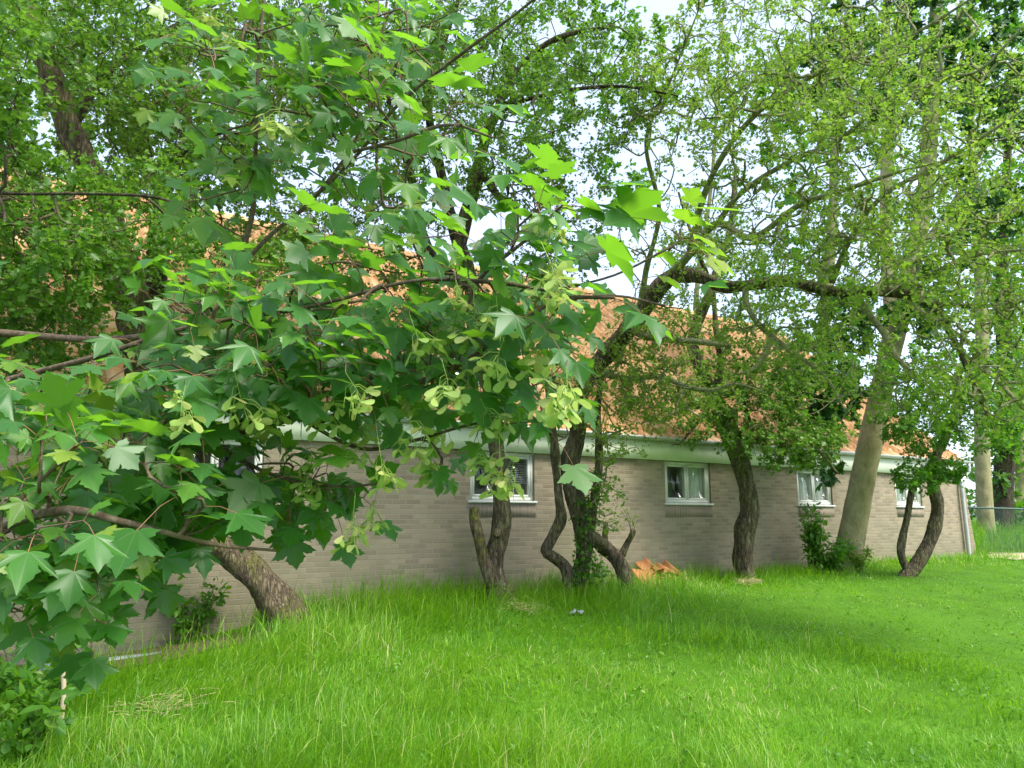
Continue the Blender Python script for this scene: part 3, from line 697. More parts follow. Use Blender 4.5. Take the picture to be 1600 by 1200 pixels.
# 3 big spreading hawthorn in the middle
d = gd[(905, 930)]; dd = gd[(980, 928)]
tree('hawthorn_tree', 'many stemmed crooked hawthorn beside the roof tile heap, its long limb reaching right', 'tree', [
    ('trunk', [(903, 938, d, .13), (906, 900, d, .11), (913, 850, d, .12), (903, 800, d, .135), (891, 750, d - .05, .14), (892, 715, d - .1, .14), (903, 680, d - .1, .125), (905, 625, d - .15, .12), (925, 580, d - .2, .13), (965, 535, d - .35, .14), (1000, 490, d - .5, .135), (1030, 450, d - .7, .125), (1055, 432, d - .85, .12), (1090, 432, d - 1.0, .09), (1130, 447, d - 1.2, .085), (1165, 446, d - 1.4, .075), (1230, 440, d - 1.7, .075), (1300, 455, d - 2.1, .07), (1390, 456, d - 2.5, .06), (1440, 468, d - 2.7, .05), (1470, 488, d - 2.9, .045), (1482, 515, d - 3.0, .04), (1500, 550, d - 3.1, .03), (1525, 610, d - 3.3, .024), (1545, 650, d - 3.4, .014)]),
    ('stem', [(889, 932, d - .1, .10), (886, 890, d - .1, .085), (862, 868, d - .1, .075), (854, 860, d - .1, .08), (866, 835, d - .1, .075), (877, 810, d - .12, .085), (874, 780, d - .15, .06), (869, 735, d - .15, .06), (866, 700, d - .2, .065), (858, 620, d - .25, .05), (850, 520, d - .3, .035), (835, 420, d - .4, .02)]),
    ('stem', [(912, 870, d - .1, .075), (925, 800, d - .12, .065), (934, 745, d - .15, .06), (936, 695, d - .2, .055), (934, 640, d - .2, .05), (940, 585, d - .3, .045)]),
    ('stem', [(981, 932, dd, .14), (977, 900, dd, .115), (966, 875, dd, .11), (948, 858, dd + .1, .105), (930, 843, d - .15, .10), (908, 828, d - .05, .08)]),
    ('stub', [(972, 868, dd, .055), (980, 850, dd, .048), (988, 835, dd - .05, .045), (990, 828, dd - .05, .04)]),
    ('stub', [(945, 850, dd + .1, .05), (945, 832, dd + .1, .042), (947, 815, dd + .1, .035)]),
    ('limb', [(985, 512, d - .45, .06), (1010, 525, d - .7, .055), (1050, 530, d - .9, .045), (1100, 535, d - 1.1, .042), (1142, 541, d - 1.3, .03)]),
    ('limb', [(945, 585, d - .3, .05), (985, 592, d - .5, .038), (1030, 588, d - .7, .035), (1070, 603, d - .9, .036), (1110, 610, d - 1.0, .03), (1150, 600, d - 1.1, .02), (1200, 615, d - 1.2, .01)]),
    ('limb', [(1300, 456, d - 2.1, .055), (1335, 462, d - 2.2, .045), (1358, 492, d - 2.3, .04), (1380, 520, d - 2.4, .036), (1400, 556, d - 2.5, .026), (1435, 590, d - 2.6, .012)]),
    ('limb', [(1165, 446, d - 1.4, .045), (1167, 475, d - 1.5, .04), (1183, 503, d - 1.6, .036), (1204, 524, d - 1.7, .034), (1245, 555, d - 1.8, .028), (1290, 590, d - 1.9, .02), (1320, 640, d - 2, .01)]),
    ('limb', [(1207, 527, d - 1.7, .032), (1190, 562, d - 1.75, .034), (1172, 580, d - 1.8, .022), (1150, 585, d - 1.9, .01)]),
    ('limb', [(1035, 445, d - .7, .08), (1075, 400, d - 1.1, .055), (1120, 350, d - 1.6, .045), (1175, 371, d - 2.0, .0401), (1246, 322, d - 2.5, .034), (1303, 302, d - 2.9, .03), (1400, 270, d - 3.3, .02), (1480, 250, d - 3.6, .01)]),
    ('limb', [(1120, 350, d - 1.6, .04), (1160, 300, d - 2.1, .034), (1235, 252, d - 2.6, .03), (1310, 219, d - 3.0, .026), (1397, 148, d - 3.5, .022), (1482, 121, d - 3.9, .018), (1532, 108, d - 4.1, .016), (1600, 40, d - 4.4, .01)]),
    ('limb', [(1075, 400, d - 1.1, .045), (1110, 280, d - 1.8, .038), (1180, 180, d - 2.5, .03), (1303, 101, d - 3.3, .024), (1364, 88, d - 3.7, .02), (1448, 42, d - 4.1, .016), (1530, -10, d - 4.5, .01)]),
    ('limb', [(1300, 440, d - 2.2, .04), (1330, 371, d - 2.8, .032), (1380, 306, d - 3.2, .026), (1465, 258, d - 3.6, .022), (1532, 216, d - 4.0, .018), (1610, 165, d - 4.4, .01)]),
    ('limb', [(1390, 456, d - 2.5, .035), (1450, 430, d - 3.0, .028), (1520, 400, d - 3.5, .02), (1600, 390, d - 4, .012)]),
    ('limb', [(1440, 470, d - 2.7, .03), (1520, 478, d - 3.2, .026), (1570, 475, d - 3.6, .02), (1660, 460, d - 4, .01)]),
    ('limb', [(1000, 490, d - .5, .06), (1010, 420, d - .9, .04), (1030, 330, d - 1.4, .03), (1010, 220, d - 1.9, .024), (1050, 120, d - 2.4, .016), (1090, 20, d - 2.8, .01)]),
    ('limb', [(1420, 475, d - 2.7, .03), (1520, 540, d - 3.3, .025), (1535, 575, d - 3.5, .026), (1560, 595, d - 3.7, .022), (1600, 640, d - 4, .014)]),
  ], [(1230, 120, 8.6, 260, 160, 1.4, 720), (1080, 170, 9.2, 170, 150, 1.2, 250), (1420, 180, 7.8, 230, 190, 1.3, 520), (1300, 370, 8.8, 260, 120, 1.2, 560), (1480, 400, 7.8, 180, 150, 1.1, 360), (1540, 560, 7.8, 130, 130, .9, 230), (1250, 520, 9.6, 160, 90, .8, 230), (1060, 390, 10.2, 130, 90, .8, 80), (1350, -90, 7.8, 380, 120, 1.5, 300), (960, 650, 10.6, 70, 80, .5, 150), (1060, 620, 10.6, 110, 60, .5, 110), (1390, 600, 8.6, 120, 70, .6, 90), (1700, 350, 7.5, 130, 260, 1.2, 200), (950, 780, 10.9, 30, 70, .3, 40), (890, 590, 10.6, 60, 70, .4, 110), (1010, 600, 11.0, 90, 70, .5, 190), (1020, 520, 10.7, 90, 60, .5, 230), (1000, 600, 10.6, 80, 60, .5, 110), (850, 500, 10.4, 70, 60, .4, 80)],
  13, group='hawthorns along the wall', bark={'trunk': M_haw_bark, 'stem': M_haw_bark, 'stub': M_mossy_bark, '*': M_lichen}, twigmat=M_lichen, leafmat=M_haw_l, spacing=.115, size=.034, tipr=.0046, wig=.13, extra=.28, tint=.5)
# 4 hawthorn between windows
d = gd[(1165, 903)]
tree('hawthorn_tree', 'single stemmed hawthorn with twisted trunk on bare wall between the second and third windows', 'tree', [
    ('trunk', [(1166, 908, d, .20), (1161, 870, d, .165), (1166, 825, d, .175), (1172, 790, d, .16), (1162, 745, d, .14), (1145, 700, d - .1, .135), (1122, 640, d - .2, .12), (1105, 600, d - .3, .115), (1088, 560, d - .4, .11), (1083, 530, d - .4, .10), (1096, 490, d - .5, .095), (1112, 450, d - .5, .08), (1122, 415, d - .5, .065), (1140, 360, d - .6, .05), (1150, 260, d - .7, .03)]),
    ('stem', [(1176, 790, d, .06), (1172, 750, d + .05, .06), (1165, 715, d + .05, .055), (1150, 670, d, .045), (1150, 640, d, .035)]),
    ('limb', [(1115, 620, d - .25, .07), (1126, 570, d - .3, .065), (1118, 510, d - .3, .05), (1112, 450, d - .3, .045), (1085, 380, d - .4, .035), (1060, 300, d - .5, .02)]),
    ('limb', [(1160, 720, d - .1, .05), (1175, 675, d - .5, .035), (1165, 640, d - .8, .03), (1160, 615, d - 1, .025)]),
    ('limb', [(1150, 700, d - .1, .045), (1210, 680, d - .4, .03), (1262, 690, d - .7, .022), (1310, 740, d - .9, .012)]),
    ('limb', [(1115, 625, d - .2, .04), (1090, 660, d - .6, .026), (1065, 690, d - .9, .02), (1050, 695, d - 1, .012)]),
  ], [(1230, 690, 12.9, 110, 45, .6, 300), (1180, 620, 13, 120, 80, .7, 230), (1095, 650, 12.9, 60, 50, .5, 90), (1240, 590, 13.2, 100, 80, .7, 150), (1110, 400, 13.2, 90, 110, .7, 120), (1270, 705, 13.2, 40, 30, .4, 60), (1190, 520, 13, 80, 70, .6, 130), (1120, 580, 13.2, 70, 80, .5, 110)],
  14, group='hawthorns along the wall', bark=M_haw_bark, twigmat=M_lichen, leafmat=M_haw, spacing=.05, size=.042, extra=.3, tint=.5)
# 5 tall smooth maple
d = gd[(1325, 893)]
tree('maple_tree', 'tall maple with a stout smooth pale trunk leaning right, shrubs round its foot', 'tree', [
    ('trunk', [(1322, 897, d, .285), (1327, 860, d, .255), (1338, 800, d, .24), (1360, 690, d - .1, .225), (1384, 580, d - .15, .205), (1403, 500, d - .2, .21), (1425, 410, d - .2, .185), (1445, 310, d - .2, .16), (1455, 170, d - .2, .15), (1463, 0, d - .2, .12), (1468, -200, d - .2, .06)]),
    ('limb', [(1398, 525, d - .2, .15), (1388, 440, d - .1, .13), (1384, 330, d, .12), (1386, 190, d, .11), (1384, 50, d, .09), (1390, -100, d, .05)]),
    ('limb', [(1375, 630, d - .1, .06), (1330, 600, d - .3, .04), (1290, 590, d - .5, .03), (1240, 600, d - .6, .015)]),
    ('limb', [(1430, 400, d - .2, .06), (1500, 300, d, .05), (1560, 180, d, .035), (1610, 60, d, .02)]),
  ], [(1285, 600, 14.0, 70, 90, .7, 150), (1330, 500, 14.2, 60, 60, .6, 60), (1560, 110, 14.8, 100, 130, 1., 120), (1450, 60, 14.8, 130, 130, 1., 90), (1340, 110, 15, 120, 130, 1, 90), (1440, 470, 14.6, 50, 80, .6, 45), (1540, 330, 14.8, 80, 90, .8, 60), (1292, 735, 14.4, 25, 18, .3, 6), (1420, -120, 15, 300, 120, 1.4, 140)],
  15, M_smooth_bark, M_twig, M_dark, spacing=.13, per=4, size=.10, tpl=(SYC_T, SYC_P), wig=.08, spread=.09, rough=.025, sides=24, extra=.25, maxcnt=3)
# 6 twin stemmed hawthorn near the corner
d = gd[(1415, 900)]
tree('hawthorn_tree', 'lyre shaped twin stemmed hawthorn nearest the downpipe corner', 'tree', [
    ('stem', [(1414, 904, d, .13), (1430, 885, d, .12), (1446, 860, d, .115), (1460, 825, d, .12), (1465, 790, d, .11), (1457, 750, d, .10), (1462, 715, d, .09), (1478, 680, d, .075), (1492, 640, d, .06), (1500, 580, d, .04)]),
    ('stem', [(1420, 896, d, .07), (1409, 870, d, .065), (1408, 850, d, .075), (1416, 815, d, .06), (1423, 775, d, .06), (1430, 750, d, .055), (1446, 735, d, .05), (1458, 722, d, .04)]),
    ('limb', [(1478, 680, d, .05), (1450, 640, d - .2, .03), (1420, 610, d - .3, .02)]),
  ], [(1445, 655, 13.6, 80, 60, .7, 230), (1480, 600, 13.6, 90, 60, .7, 160), (1430, 745, 13.6, 45, 28, .4, 80), (1478, 735, 13.7, 40, 22, .3, 50), (1540, 650, 13.6, 70, 70, .7, 120), (1405, 590, 13.8, 60, 60, .5, 80)],
  16, group='hawthorns along the wall', bark=M_haw_bark, twigmat=M_twig, leafmat=M_shrub, spacing=.05, size=.045, extra=.45)

# 7.. trees beyond the fence and behind the house
def far_tree(label, px, py0, d, r, h, lean, blobs, seed, bark, leafm, name='maple_tree', size=.16, group='trees beyond the fence', tint=.5):
    b = P(px, py0, d); gz = float(ground_z(b[0], b[1])); y0 = py0
    pts = [(px, py0, d, r)]
    for k, f in enumerate(np.linspace(.15, 1, 6)):
        pts.append((px + lean * f + 4 * math.sin(seed + k * 1.7), py0 - h * f, d, r * (1 - .75 * f)))
    tree(name, label, 'tree', [('trunk', pts)], blobs, seed, bark, M_twig, leafm, group, spacing=.30, per=4, size=size, tpl=(FAR_T, FAR_P), maxcnt=3, wig=.10, spread=.28, hero=False, extra=.3, tipr=.006, rough=.05, tint=tint)
far_tree('slim pale trunked tree just beyond the fence rail', 1540, 812, 25.5, .26, 950, -30, [(1500, 350, 25.5, 110, 200, 2, 110), (1560, 560, 25.5, 60, 70, 1.5, 30), (1500, 60, 25.5, 150, 160, 2, 110)], 31, M_smooth_bark, M_far)
far_tree('dark ivy covered tree right of the slim pale trunk beyond the fence', 1566, 815, 27.5, .36, 700, 6, [(1566, 700, 27.3, 30, 70, .5, 45), (1580, 480, 27.5, 80, 130, 2, 70), (1640, 300, 27.5, 120, 220, 2.5, 120)], 32, M_dark_bark, M_far)
far_tree('dense green tree filling the gap at the right picture edge behind the fence', 1640, 815, 34, .4, 800, 10, [(1640, 640, 34, 70, 90, 2, 80), (1660, 420, 34, 120, 200, 3, 140), (1700, 100, 34, 150, 220, 3, 140)], 33, M_smooth_bark, M_shrub)
far_tree('thin hazy tree standing farthest back behind the wire fence', 1590, 815, 48, .35, 420, 20, [(1595, 690, 48, 45, 60, 3, 90), (1530, 740, 48, 30, 40, 3, 40), (1610, 560, 48, 60, 90, 3, 80)], 34, M_smooth_bark, M_far, size=.24)
far_tree('tall tree showing behind the roof ridge in the middle', 1075, 640, 40, .17, 640, 60, [(980, 300, 40, 60, 90, 3, 22), (1050, 100, 40, 150, 120, 3, 70), (900, 100, 40, 150, 150, 3, 110), (1180, 160, 40, 120, 140, 3, 60)], 35, M_smooth_bark, M_far, size=.24, group='trees behind the house')
far_tree('tall tree showing behind the roof ridge at the left', 300, 560, 30, .35, 700, -20, [(300, 140, 30, 230, 160, 3, 260), (80, 100, 30, 190, 190, 3, 220), (520, 80, 30, 210, 160, 3, 220), (620, 260, 30, 60, 40, 2, 20)], 36, M_dark_bark, M_far, size=.2, group='trees behind the house')
far_tree('tall tree showing behind the far end of the roof', 1270, 720, 36, .35, 800, 60, [(1300, 250, 36, 120, 200, 3, 150), (1400, 60, 36, 150, 170, 3, 140), (1240, 430, 36, 80, 80, 3, 40)], 37, M_smooth_bark, M_far, size=.2, group='trees behind the house')

# ------------------------------------------------------------------ the big-leaved maple in front, its trunk standing left of the view
def maple():
    rg = np.random.default_rng(77)
    limbs = [
        ('trunk', [(-330, 1500, 3.3, .13), (-320, 1200, 3.3, .12), (-300, 900, 3.3, .11), (-260, 600, 3.3, .10), (-240, 300, 3.3, 0.0612), (-200, 0, 3.3, 0.0510), (-150, -300, 3.3, 0.0340)]),
        ('limb', [(-290, 850, 3.3, 0.0340), (-60, 770, 3.1, 0.0231), (150, 715, 3.0, 0.0177), (320, 690, 2.95, 0.0150), (465, 652, 2.9, 0.0136), (490, 661, 2.88, 0.0129), (597, 622, 2.8, 0.0122), (719, 569, 2.7, 0.0109), (790, 520, 2.6, 0.0082), (870, 470, 2.5, 0.0076), (960, 465, 2.35, 0.0051)]),
        ('limb', [(-275, 700, 3.3, 0.0340), (-40, 610, 3.0, 0.0150), (140, 560, 2.8, 0.0109), (300, 510, 2.75, 0.0088), (480, 480, 2.7, 0.0075), (640, 440, 2.6, 0.0068), (760, 440, 2.5, 0.0076), (860, 455, 2.4, 0.0051)]),
        ('limb', [(-300, 950, 3.2, 0.0306), (-80, 860, 2.7, 0.0140), (80, 800, 2.3, 0.0136), (190, 815, 2.3, 0.0102), (330, 850, 2.5, 0.0068), (430, 860, 2.7, 0.0051)]),
        ('limb', [(-300, 1000, 3.2, 0.0272), (-90, 960, 2.7, 0.0163), (40, 930, 2.5, 0.0109), (120, 950, 2.6, 0.0068)]),
        ('limb', [(-260, 500, 3.3, 0.0272), (0, 520, 3.4, 0.0177), (180, 530, 3.5, 0.0150), (310, 500, 3.5, 0.0136), (365, 420, 3.5, 0.0129), (395, 330, 3.5, 0.0122), (400, 200, 3.5, 0.0102), (405, 80, 3.5, 0.0082), (420, -60, 3.5, 0.0076)]),
        ('limb', [(350, 445, 3.5, 0.0116), (420, 370, 3.5, 0.0102), (490, 310, 3.5, 0.0095), (560, 210, 3.5, 0.0082), (590, 100, 3.5, 0.0068), (610, -40, 3.5, 0.0059)]),
        ('limb', [(490, 310, 3.5, 0.0088), (560, 240, 3.4, 0.0082), (624, 162, 3.2, 0.0075), (720, 85, 3.0, 0.0076), (817, 13, 2.8, 0.0059), (900, -60, 2.6, 0.0043)]),
        ('limb', [(700, 575, 2.7, 0.0082), (722, 510, 2.65, 0.0075), (746, 440, 2.6, 0.0068), (790, 400, 2.5, 0.0068), (837, 360, 2.4, 0.0051), (842, 320, 2.35, 0.0034)]),
        ('limb', [(540, 240, 3.3, 0.0082), (620, 220, 3.0, 0.0076), (700, 195, 2.6, 0.0059), (770, 215, 2.4, 0.0034)]),
        ('limb', [(465, 652, 2.9, 0.0082), (560, 700, 2.85, 0.0076), (640, 690, 2.8, 0.0068), (760, 660, 2.7, 0.0051), (870, 680, 2.6, 0.0034)]),
        ('limb', [(330, 690, 2.95, 0.0082), (420, 740, 2.9, 0.0076), (520, 760, 2.8, 0.0051), (600, 755, 2.75, 0.0034)]),
        ('limb', [(860, 455, 2.4, 0.0043), (960, 430, 2.4, 0.0034), (1050, 385, 2.35, 0.0026)]),
        ('limb', [(860, 470, 2.45, 0.0043), (960, 462, 2.4, 0.0034), (1040, 478, 2.35, 0.0026)]),
    ]
    b0 = P(*limbs[0][1][0][:3]); gz = float(ground_z(b0[0], b0[1]))
    root = thing('maple_tree', 'big leaved maple with hanging winged seeds, sweeping in from the left foreground', 'tree', (b0[0], b0[1], gz))
    lines = []
    for li, (nm, pts) in enumerate(limbs):
        p4 = np.array([np.append(P(a, b_, d), r) for a, b_, d, r in pts])
        if li == 0: p4 = np.vstack([[b0[0], b0[1], gz - .2, .17], p4[1:]])
        g, p, r = bark_tube(p4, 14 if li == 0 else 8, .04, .06, 900 + li)
        part(nm, g, M_syc_bark, root, smooth=True); lines.append((p[::2], r[::2]))
    B = [(70, 600, 2.8, 130, 40, .5, 20), (120, 690, 2.7, 160, 90, .6, 70), (90, 820, 2.5, 130, 90, .5, 56), (240, 760, 2.7, 140, 90, .5, 56), (90, 940, 2.6, 100, 80, .4, 26), (320, 560, 2.8, 170, 100, .5, 74), (390, 600, 2.9, 150, 60, .4, 46), (180, 850, 2.7, 100, 60, .4, 28), (330, 760, 2.85, 100, 50, .4, 26), (490, 770, 2.95, 70, 50, .3, 14), (560, 540, 2.8, 150, 100, .5, 66), (600, 600, 2.85, 130, 50, .4, 32), (380, 470, 2.9, 130, 60, .4, 22), (330, 490, 3.0, 90, 50, .4, 14), (720, 520, 2.7, 120, 110, .4, 52), (800, 610, 2.7, 100, 70, .3, 26), (840, 480, 2.4, 80, 80, .3, 18), (830, 350, 2.4, 75, 70, .25, 16), (520, 420, 2.7, 120, 70, .4, 16), (700, 420, 2.6, 90, 60, .3, 10),
         (590, 180, 3.3, 140, 170, .6, 90), (420, 150, 3.4, 120, 150, .5, 64), (560, 30, 3.4, 200, 70, .5, 44), (300, 100, 2.9, 70, 90, .4, 14), (720, 190, 2.5, 60, 50, .2, 7), (340, 300, 3.4, 80, 70, .4, 14), (440, 760, 2.9, 80, 60, .3, 16), (-150, 700, 2.9, 140, 400, .6, 80), (100, -250, 3.4, 420, 160, .7, 70), (640, 330, 3.2, 60, 60, .3, 10), (690, 725, 2.8, 40, 20, .2, 4), (540, 790, 2.9, 50, 30, .3, 5)]
    tg = np.vstack([blob(rg, *b_) for b_ in B] + [np.array([P(960, 470, 2.35), P(1066, 482, 2.35), P(1062, 375, 2.35), P(1075, 395, 2.35), P(1050, 360, 2.37), P(1080, 372, 2.33), P(1045, 392, 2.36), P(1068, 350, 2.38), P(900, 330, 2.4), P(800, 290, 2.4), P(880, 380, 2.4), P(960, 400, 2.4), P(880, 650, 2.5), P(870, 690, 2.5), P(690, 745, 2.6), P(1000, 440, 2.4), P(885, 545, 2.4)])])
    X, r, paths, base, cnt, TG = grow(lines, tg, rg, .0024, wig=.06, pw=.45, maxk=5)
    # opposite leaf pairs near the twig ends
    nodes, axs = [], []
    for p in paths:
        pl = X[p]; ax = norm(pl[-1] - pl[-2])
        L = np.linalg.norm(np.diff(pl, axis=0), axis=1).sum()
        npair = int(np.clip(L / .095, 1, 4))
        for k in range(npair):
            q = pl[-1] if k == 0 else pl[max(0, len(pl) - 1 - k)] * .7 + pl[max(0, len(pl) - 2 - k)] * .3
            nodes.append(q); axs.append(ax)
    nodes = np.array(nodes); axs = np.array(axs); n = len(nodes)
    side = norm(np.cross(axs, rg.normal(0, 1, (n, 3))))
    front = norm(np.array([.45, -.75, 0.]))
    P0, PD, SZ = [], [], []
    for sg in (1, -1):
        P0.append(nodes); PD.append(norm(side * sg * .9 + axs * .5 + np.array([0, 0, .25]) + front * .2)); SZ.append(np.exp(rg.normal(0, .24, n)) * .085)
    P0 = np.vstack(P0); PD = np.vstack(PD); SZ = np.concatenate(SZ); keep = rg.uniform(0, 1, len(P0)) < .9; P0, PD, SZ = P0[keep], PD[keep], SZ[keep]; k = len(P0)
    pl = SZ * rg.uniform(.7, 1.3, k)
    e = P0 + PD * pl[:, None] + np.array([0, 0, -.1]) * pl[:, None]
    mid = P0 + PD * pl[:, None] * .5 + np.array([0, 0, .04]) * pl[:, None]
    part('leaf_stalks', tubes(np.stack([P0, mid, e], 1), np.full((k, 3), .0013), 4), M_petiole, root)
    tip = norm(PD * .75 + front * .45 + np.array([0, 0, -1]) * rg.uniform(.1, .95, (k, 1)))
    nr = np.array([0, 0, .8]) + front * rg.uniform(.35, 1.3, (k, 1)) + rg.normal(0, .25, (k, 3))
    xa, ya, za = frame(tip, nr)
    vs, lv, lt, inst = stamp(SYC_T, SYC_P, e, xa, ya, za, SZ, rg.uniform(.2, 2.5, k))
    young = (SZ < .075) & (rg.uniform(0, 1, k) < .5)
    rnd = np.clip(.4 + rg.normal(0, .2, k) + .45 * young, 0, .93)
    yel = np.linalg.norm(e - P(1066, 378, 2.35), axis=1) < .17; rnd[yel] = .98
    for c_ in (P(55, 730, 2.5), P(150, 600, 2.7)): rnd[np.linalg.norm(e - c_, axis=1) < .12] = .95
    part('crown', (vs, lv, lt), M_syc, root, rnd=rnd[inst], luv=np.tile(SYC_T, (k, 1)) * np.array([1, 1, 0]))
    # hanging bunches of winged seeds
    variants = []
    for v_ in range(7):
        r2 = np.random.default_rng(500 + v_); geo, rn, st = [], [], []
        ln = r2.uniform(.09, .14); st.append(np.array([[0, 0, 0], [0.004, .002, -ln * .5], [0, 0, -ln]]))
        for s_ in range(r2.integers(8, 13)):
            a = r2.uniform(0, 6.28); z = -r2.uniform(.35, 1) * ln; o = np.array([math.cos(a), math.sin(a), 0]) * r2.uniform(.02, .045) + np.array([0, 0, z - .02])
            st.append(np.array([[0, 0, z * .85], [o[0] * .6, o[1] * .6, z * .95], o]))
            dr = norm(r2.normal(0, 1, 3)); spread_ = r2.uniform(.5, .8)
            for sg in (1, -1):
                tp = norm(norm(np.cross(dr, [0, 0, 1.])) * sg * (spread_ + .25) + np.array([0, 0, -r2.uniform(.1, .8)]))
                xa, ya, za = frame(tp[None], (norm(np.array([.35, -.8, .7])) + r2.normal(0, .4, 3))[None])
                g_ = stamp(SAM_T, SAM_P, o[None], xa * sg, ya, za, [.042 * r2.uniform(.85, 1.15)]); geo.append(g_[:3]); rn.append(np.full(len(g_[0]), r2.uniform(0, 1)))
        tg_ = tubes(np.array(st), np.full((len(st), 3), .0011), 3); geo.append(tg_); rn.append(np.full(len(tg_[0]), .3))
        vs, lv, lt = join_geo(geo); o_ = mesh_from('seed_cluster', vs, (lv, lt), M_sam, root, rnd=np.concatenate(rn)); variants.append(o_)
    spots = [(405, 640), (365, 590), (440, 615), (330, 660), (470, 700), (420, 540), (490, 740), (560, 650), (590, 700), (640, 660), (660, 690), (560, 690), (620, 590), (690, 580), (710, 440), (740, 470), (775, 480), (800, 500), (790, 540), (845, 505), (860, 420), (870, 390), (845, 395), (770, 580), (750, 640), (700, 650), (780, 700), (745, 700), (660, 710), (810, 710), (500, 620), (540, 600), (640, 510), (865, 570), (885, 590), (340, 25), (360, 40), (470, 180), (440, 175), (600, 90), (555, 560), (120, 700), (590, 780), (555, 790), (290, 620), (860, 340), (690, 520), (730, 560)]
    tips = np.array([X[p[-1]] for p in paths] + [X[p[len(p) // 2]] for p in paths])
    D0 = tips @ np.array([0, math.cos(PITCH), 0]) + (tips[:, 2] - EYE) * math.sin(PITCH)
    pxs = 800 + 1200 * tips[:, 0] / D0; pys = 600 - 1200 * (-tips[:, 1] * math.sin(PITCH) + (tips[:, 2] - EYE) * math.cos(PITCH)) / D0
    used = set(); sst = []
    for i, (a, b_) in enumerate(spots):
        dd_ = (pxs - a) ** 2 + (pys - (b_ - 25)) ** 2 + np.array([1e6 if j in used else 0 for j in range(len(tips))]); j = int(np.argmin(dd_)); used.add(j)
        o_ = variants[i] if i < 7 else variants[i % 7].copy()
        if i >= 7: C.objects.link(o_); o_.parent = root
        D_ = tips[j][1]; og = P(a, b_ - 18, D_ - rg.uniform(.12, .32)); og = tips[j] + (og - tips[j]) * min(1, .36 / np.linalg.norm(og - tips[j])); sst.append([tips[j], (tips[j] + og) / 2 + np.array([0, 0, .015]), og])
        o_.location = og - np.array(root.location); o_.rotation_euler = (rg.normal(0, .2), rg.normal(0, .2), rg.uniform(0, 6.28)); o_.scale = [rg.uniform(.95, 1.3)] * 3
    part('branches', join_geo([path_geo(X, r, paths, 5), tubes(np.array(sst), np.full((len(sst), 3), .0014), 4)]), M_syc_bark, root, smooth=True)
    print('maple leaves', k)
maple()

# ------------------------------------------------------------------ shrubs, ivy and weeds
def shrub(name, label, cat, base, stems, h, spread, nleaf, size, tpl, mat, seed, stemmat=None, lean=(0, 0), tint=.5, upright=.8, group=None):
    rg = np.random.default_rng(seed); b = np.array(base, float)
    root = thing(name, label, cat, tuple(b), group); ps = []
    for i in range(stems):
        a = rg.uniform(0, 6.28); k = rg.uniform(.5, 1) * h; s_ = spread * rg.uniform(.2, 1)
        o = np.array([math.cos(a), math.sin(a), 0]); st = b + o * rg.uniform(0, .12) * spread
        t = np.linspace(0, 1, 6)[:, None]
        ps.append(st + o * s_ * t ** 1.4 + np.array([lean[0], lean[1], 0]) * t * k + np.array([0, 0, 1]) * k * (t - .22 * s_ / max(h, .1) * t ** 2) + rg.normal(0, .015, (6, 3)) * t)
    ps = np.array(ps); ps[:, 0, 2] -= .05
    rr = np.linspace(1, .35, 6)[None, :] * rg.uniform(.004, .008, (stems, 1)) * max(.6, h)
    part('stems', tubes(ps, rr, 5), stemmat or M_twig, root, smooth=True)
    i = rg.integers(0, stems, nleaf); t = rg.uniform(.15, 1, nleaf) ** .8 * 4.999; k = t.astype(int); f = (t - k)[:, None]
    p = ps[i, k] * (1 - f) + ps[i, k + 1] * f
    g, rnd = leaves(rg, p, norm(rg.normal(0, 1, p.shape) + np.array([0, 0, .2])), 4, size, tpl[0], tpl[1], size * 1.6, upright, tint=tint)
    part('leaves', g, mat, root, rnd=rnd); return root
def at(px, py, v=None):
    d = ground_hit(px, py)
    if v is not None: d = min(d, wall_depth(px, py, v))
    q = P(px, py, d); q[2] = float(ground_z(q[0], q[1])); return q
OV = (OVAL_T, OVAL_P); HW = (HAW_T, HAW_P)
de = gd[(1325, 893)]
bp_ = P(1275, 900, de - .25); bp_[2] = float(ground_z(bp_[0], bp_[1]))
shrub('elder_bush', 'tall leafy elder bush against the left foot of the pale smooth trunk', 'bush', bp_, 12, 1.30, .40, 220, .075, OV, M_shrub, 41, lean=(-.08, 0))
b2_ = P(1295, 905, de - .5); b2_[2] = float(ground_z(b2_[0], b2_[1]))
shrub('bush', 'low spreading green bush in front of the pale smooth trunk', 'bush', b2_, 16, .75, .5, 240, .07, OV, M_shrub, 42, tint=.35)
b3_ = P(1345, 903, de - .25); b3_[2] = float(ground_z(b3_[0], b3_[1]))
shrub('bush', 'small lime green bush at the right foot of the pale smooth trunk', 'bush', b3_, 12, .6, .3, 150, .05, OV, M_lime, 43)
shrub('bramble', 'bramble bush with small round leaves by the footing at the lower left', 'bush', at(292, 1005), 14, .75, .42, 130, .06, OV, M_shrub, 44, tint=.55)
shrub('weed', 'clump of broad leaved weeds at the foot of the wooden stake', 'plant', at(70, 1120), 16, .55, .55, 110, .085, OV, M_shrub, 45, tint=.35)
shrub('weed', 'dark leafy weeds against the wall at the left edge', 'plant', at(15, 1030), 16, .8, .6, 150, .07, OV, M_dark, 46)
shrub('weed', 'leafy weed sprig left of the forked hawthorn base', 'plant', at(772, 938), 5, .28, .12, 16, .05, OV, M_lime, 47)
shrub('weed', 'nettles in the corner at the bottom left of the photo', 'plant', at(40, 1190), 12, .5, .35, 70, .075, OV, M_shrub, 48, tint=.4)
shrub('sapling', 'thin hawthorn shoots sprouting from the cut stub beside the tile heap', 'plant', P(988, 830, dd), 5, .45, .18, 14, .03, HW, M_lime, 49)
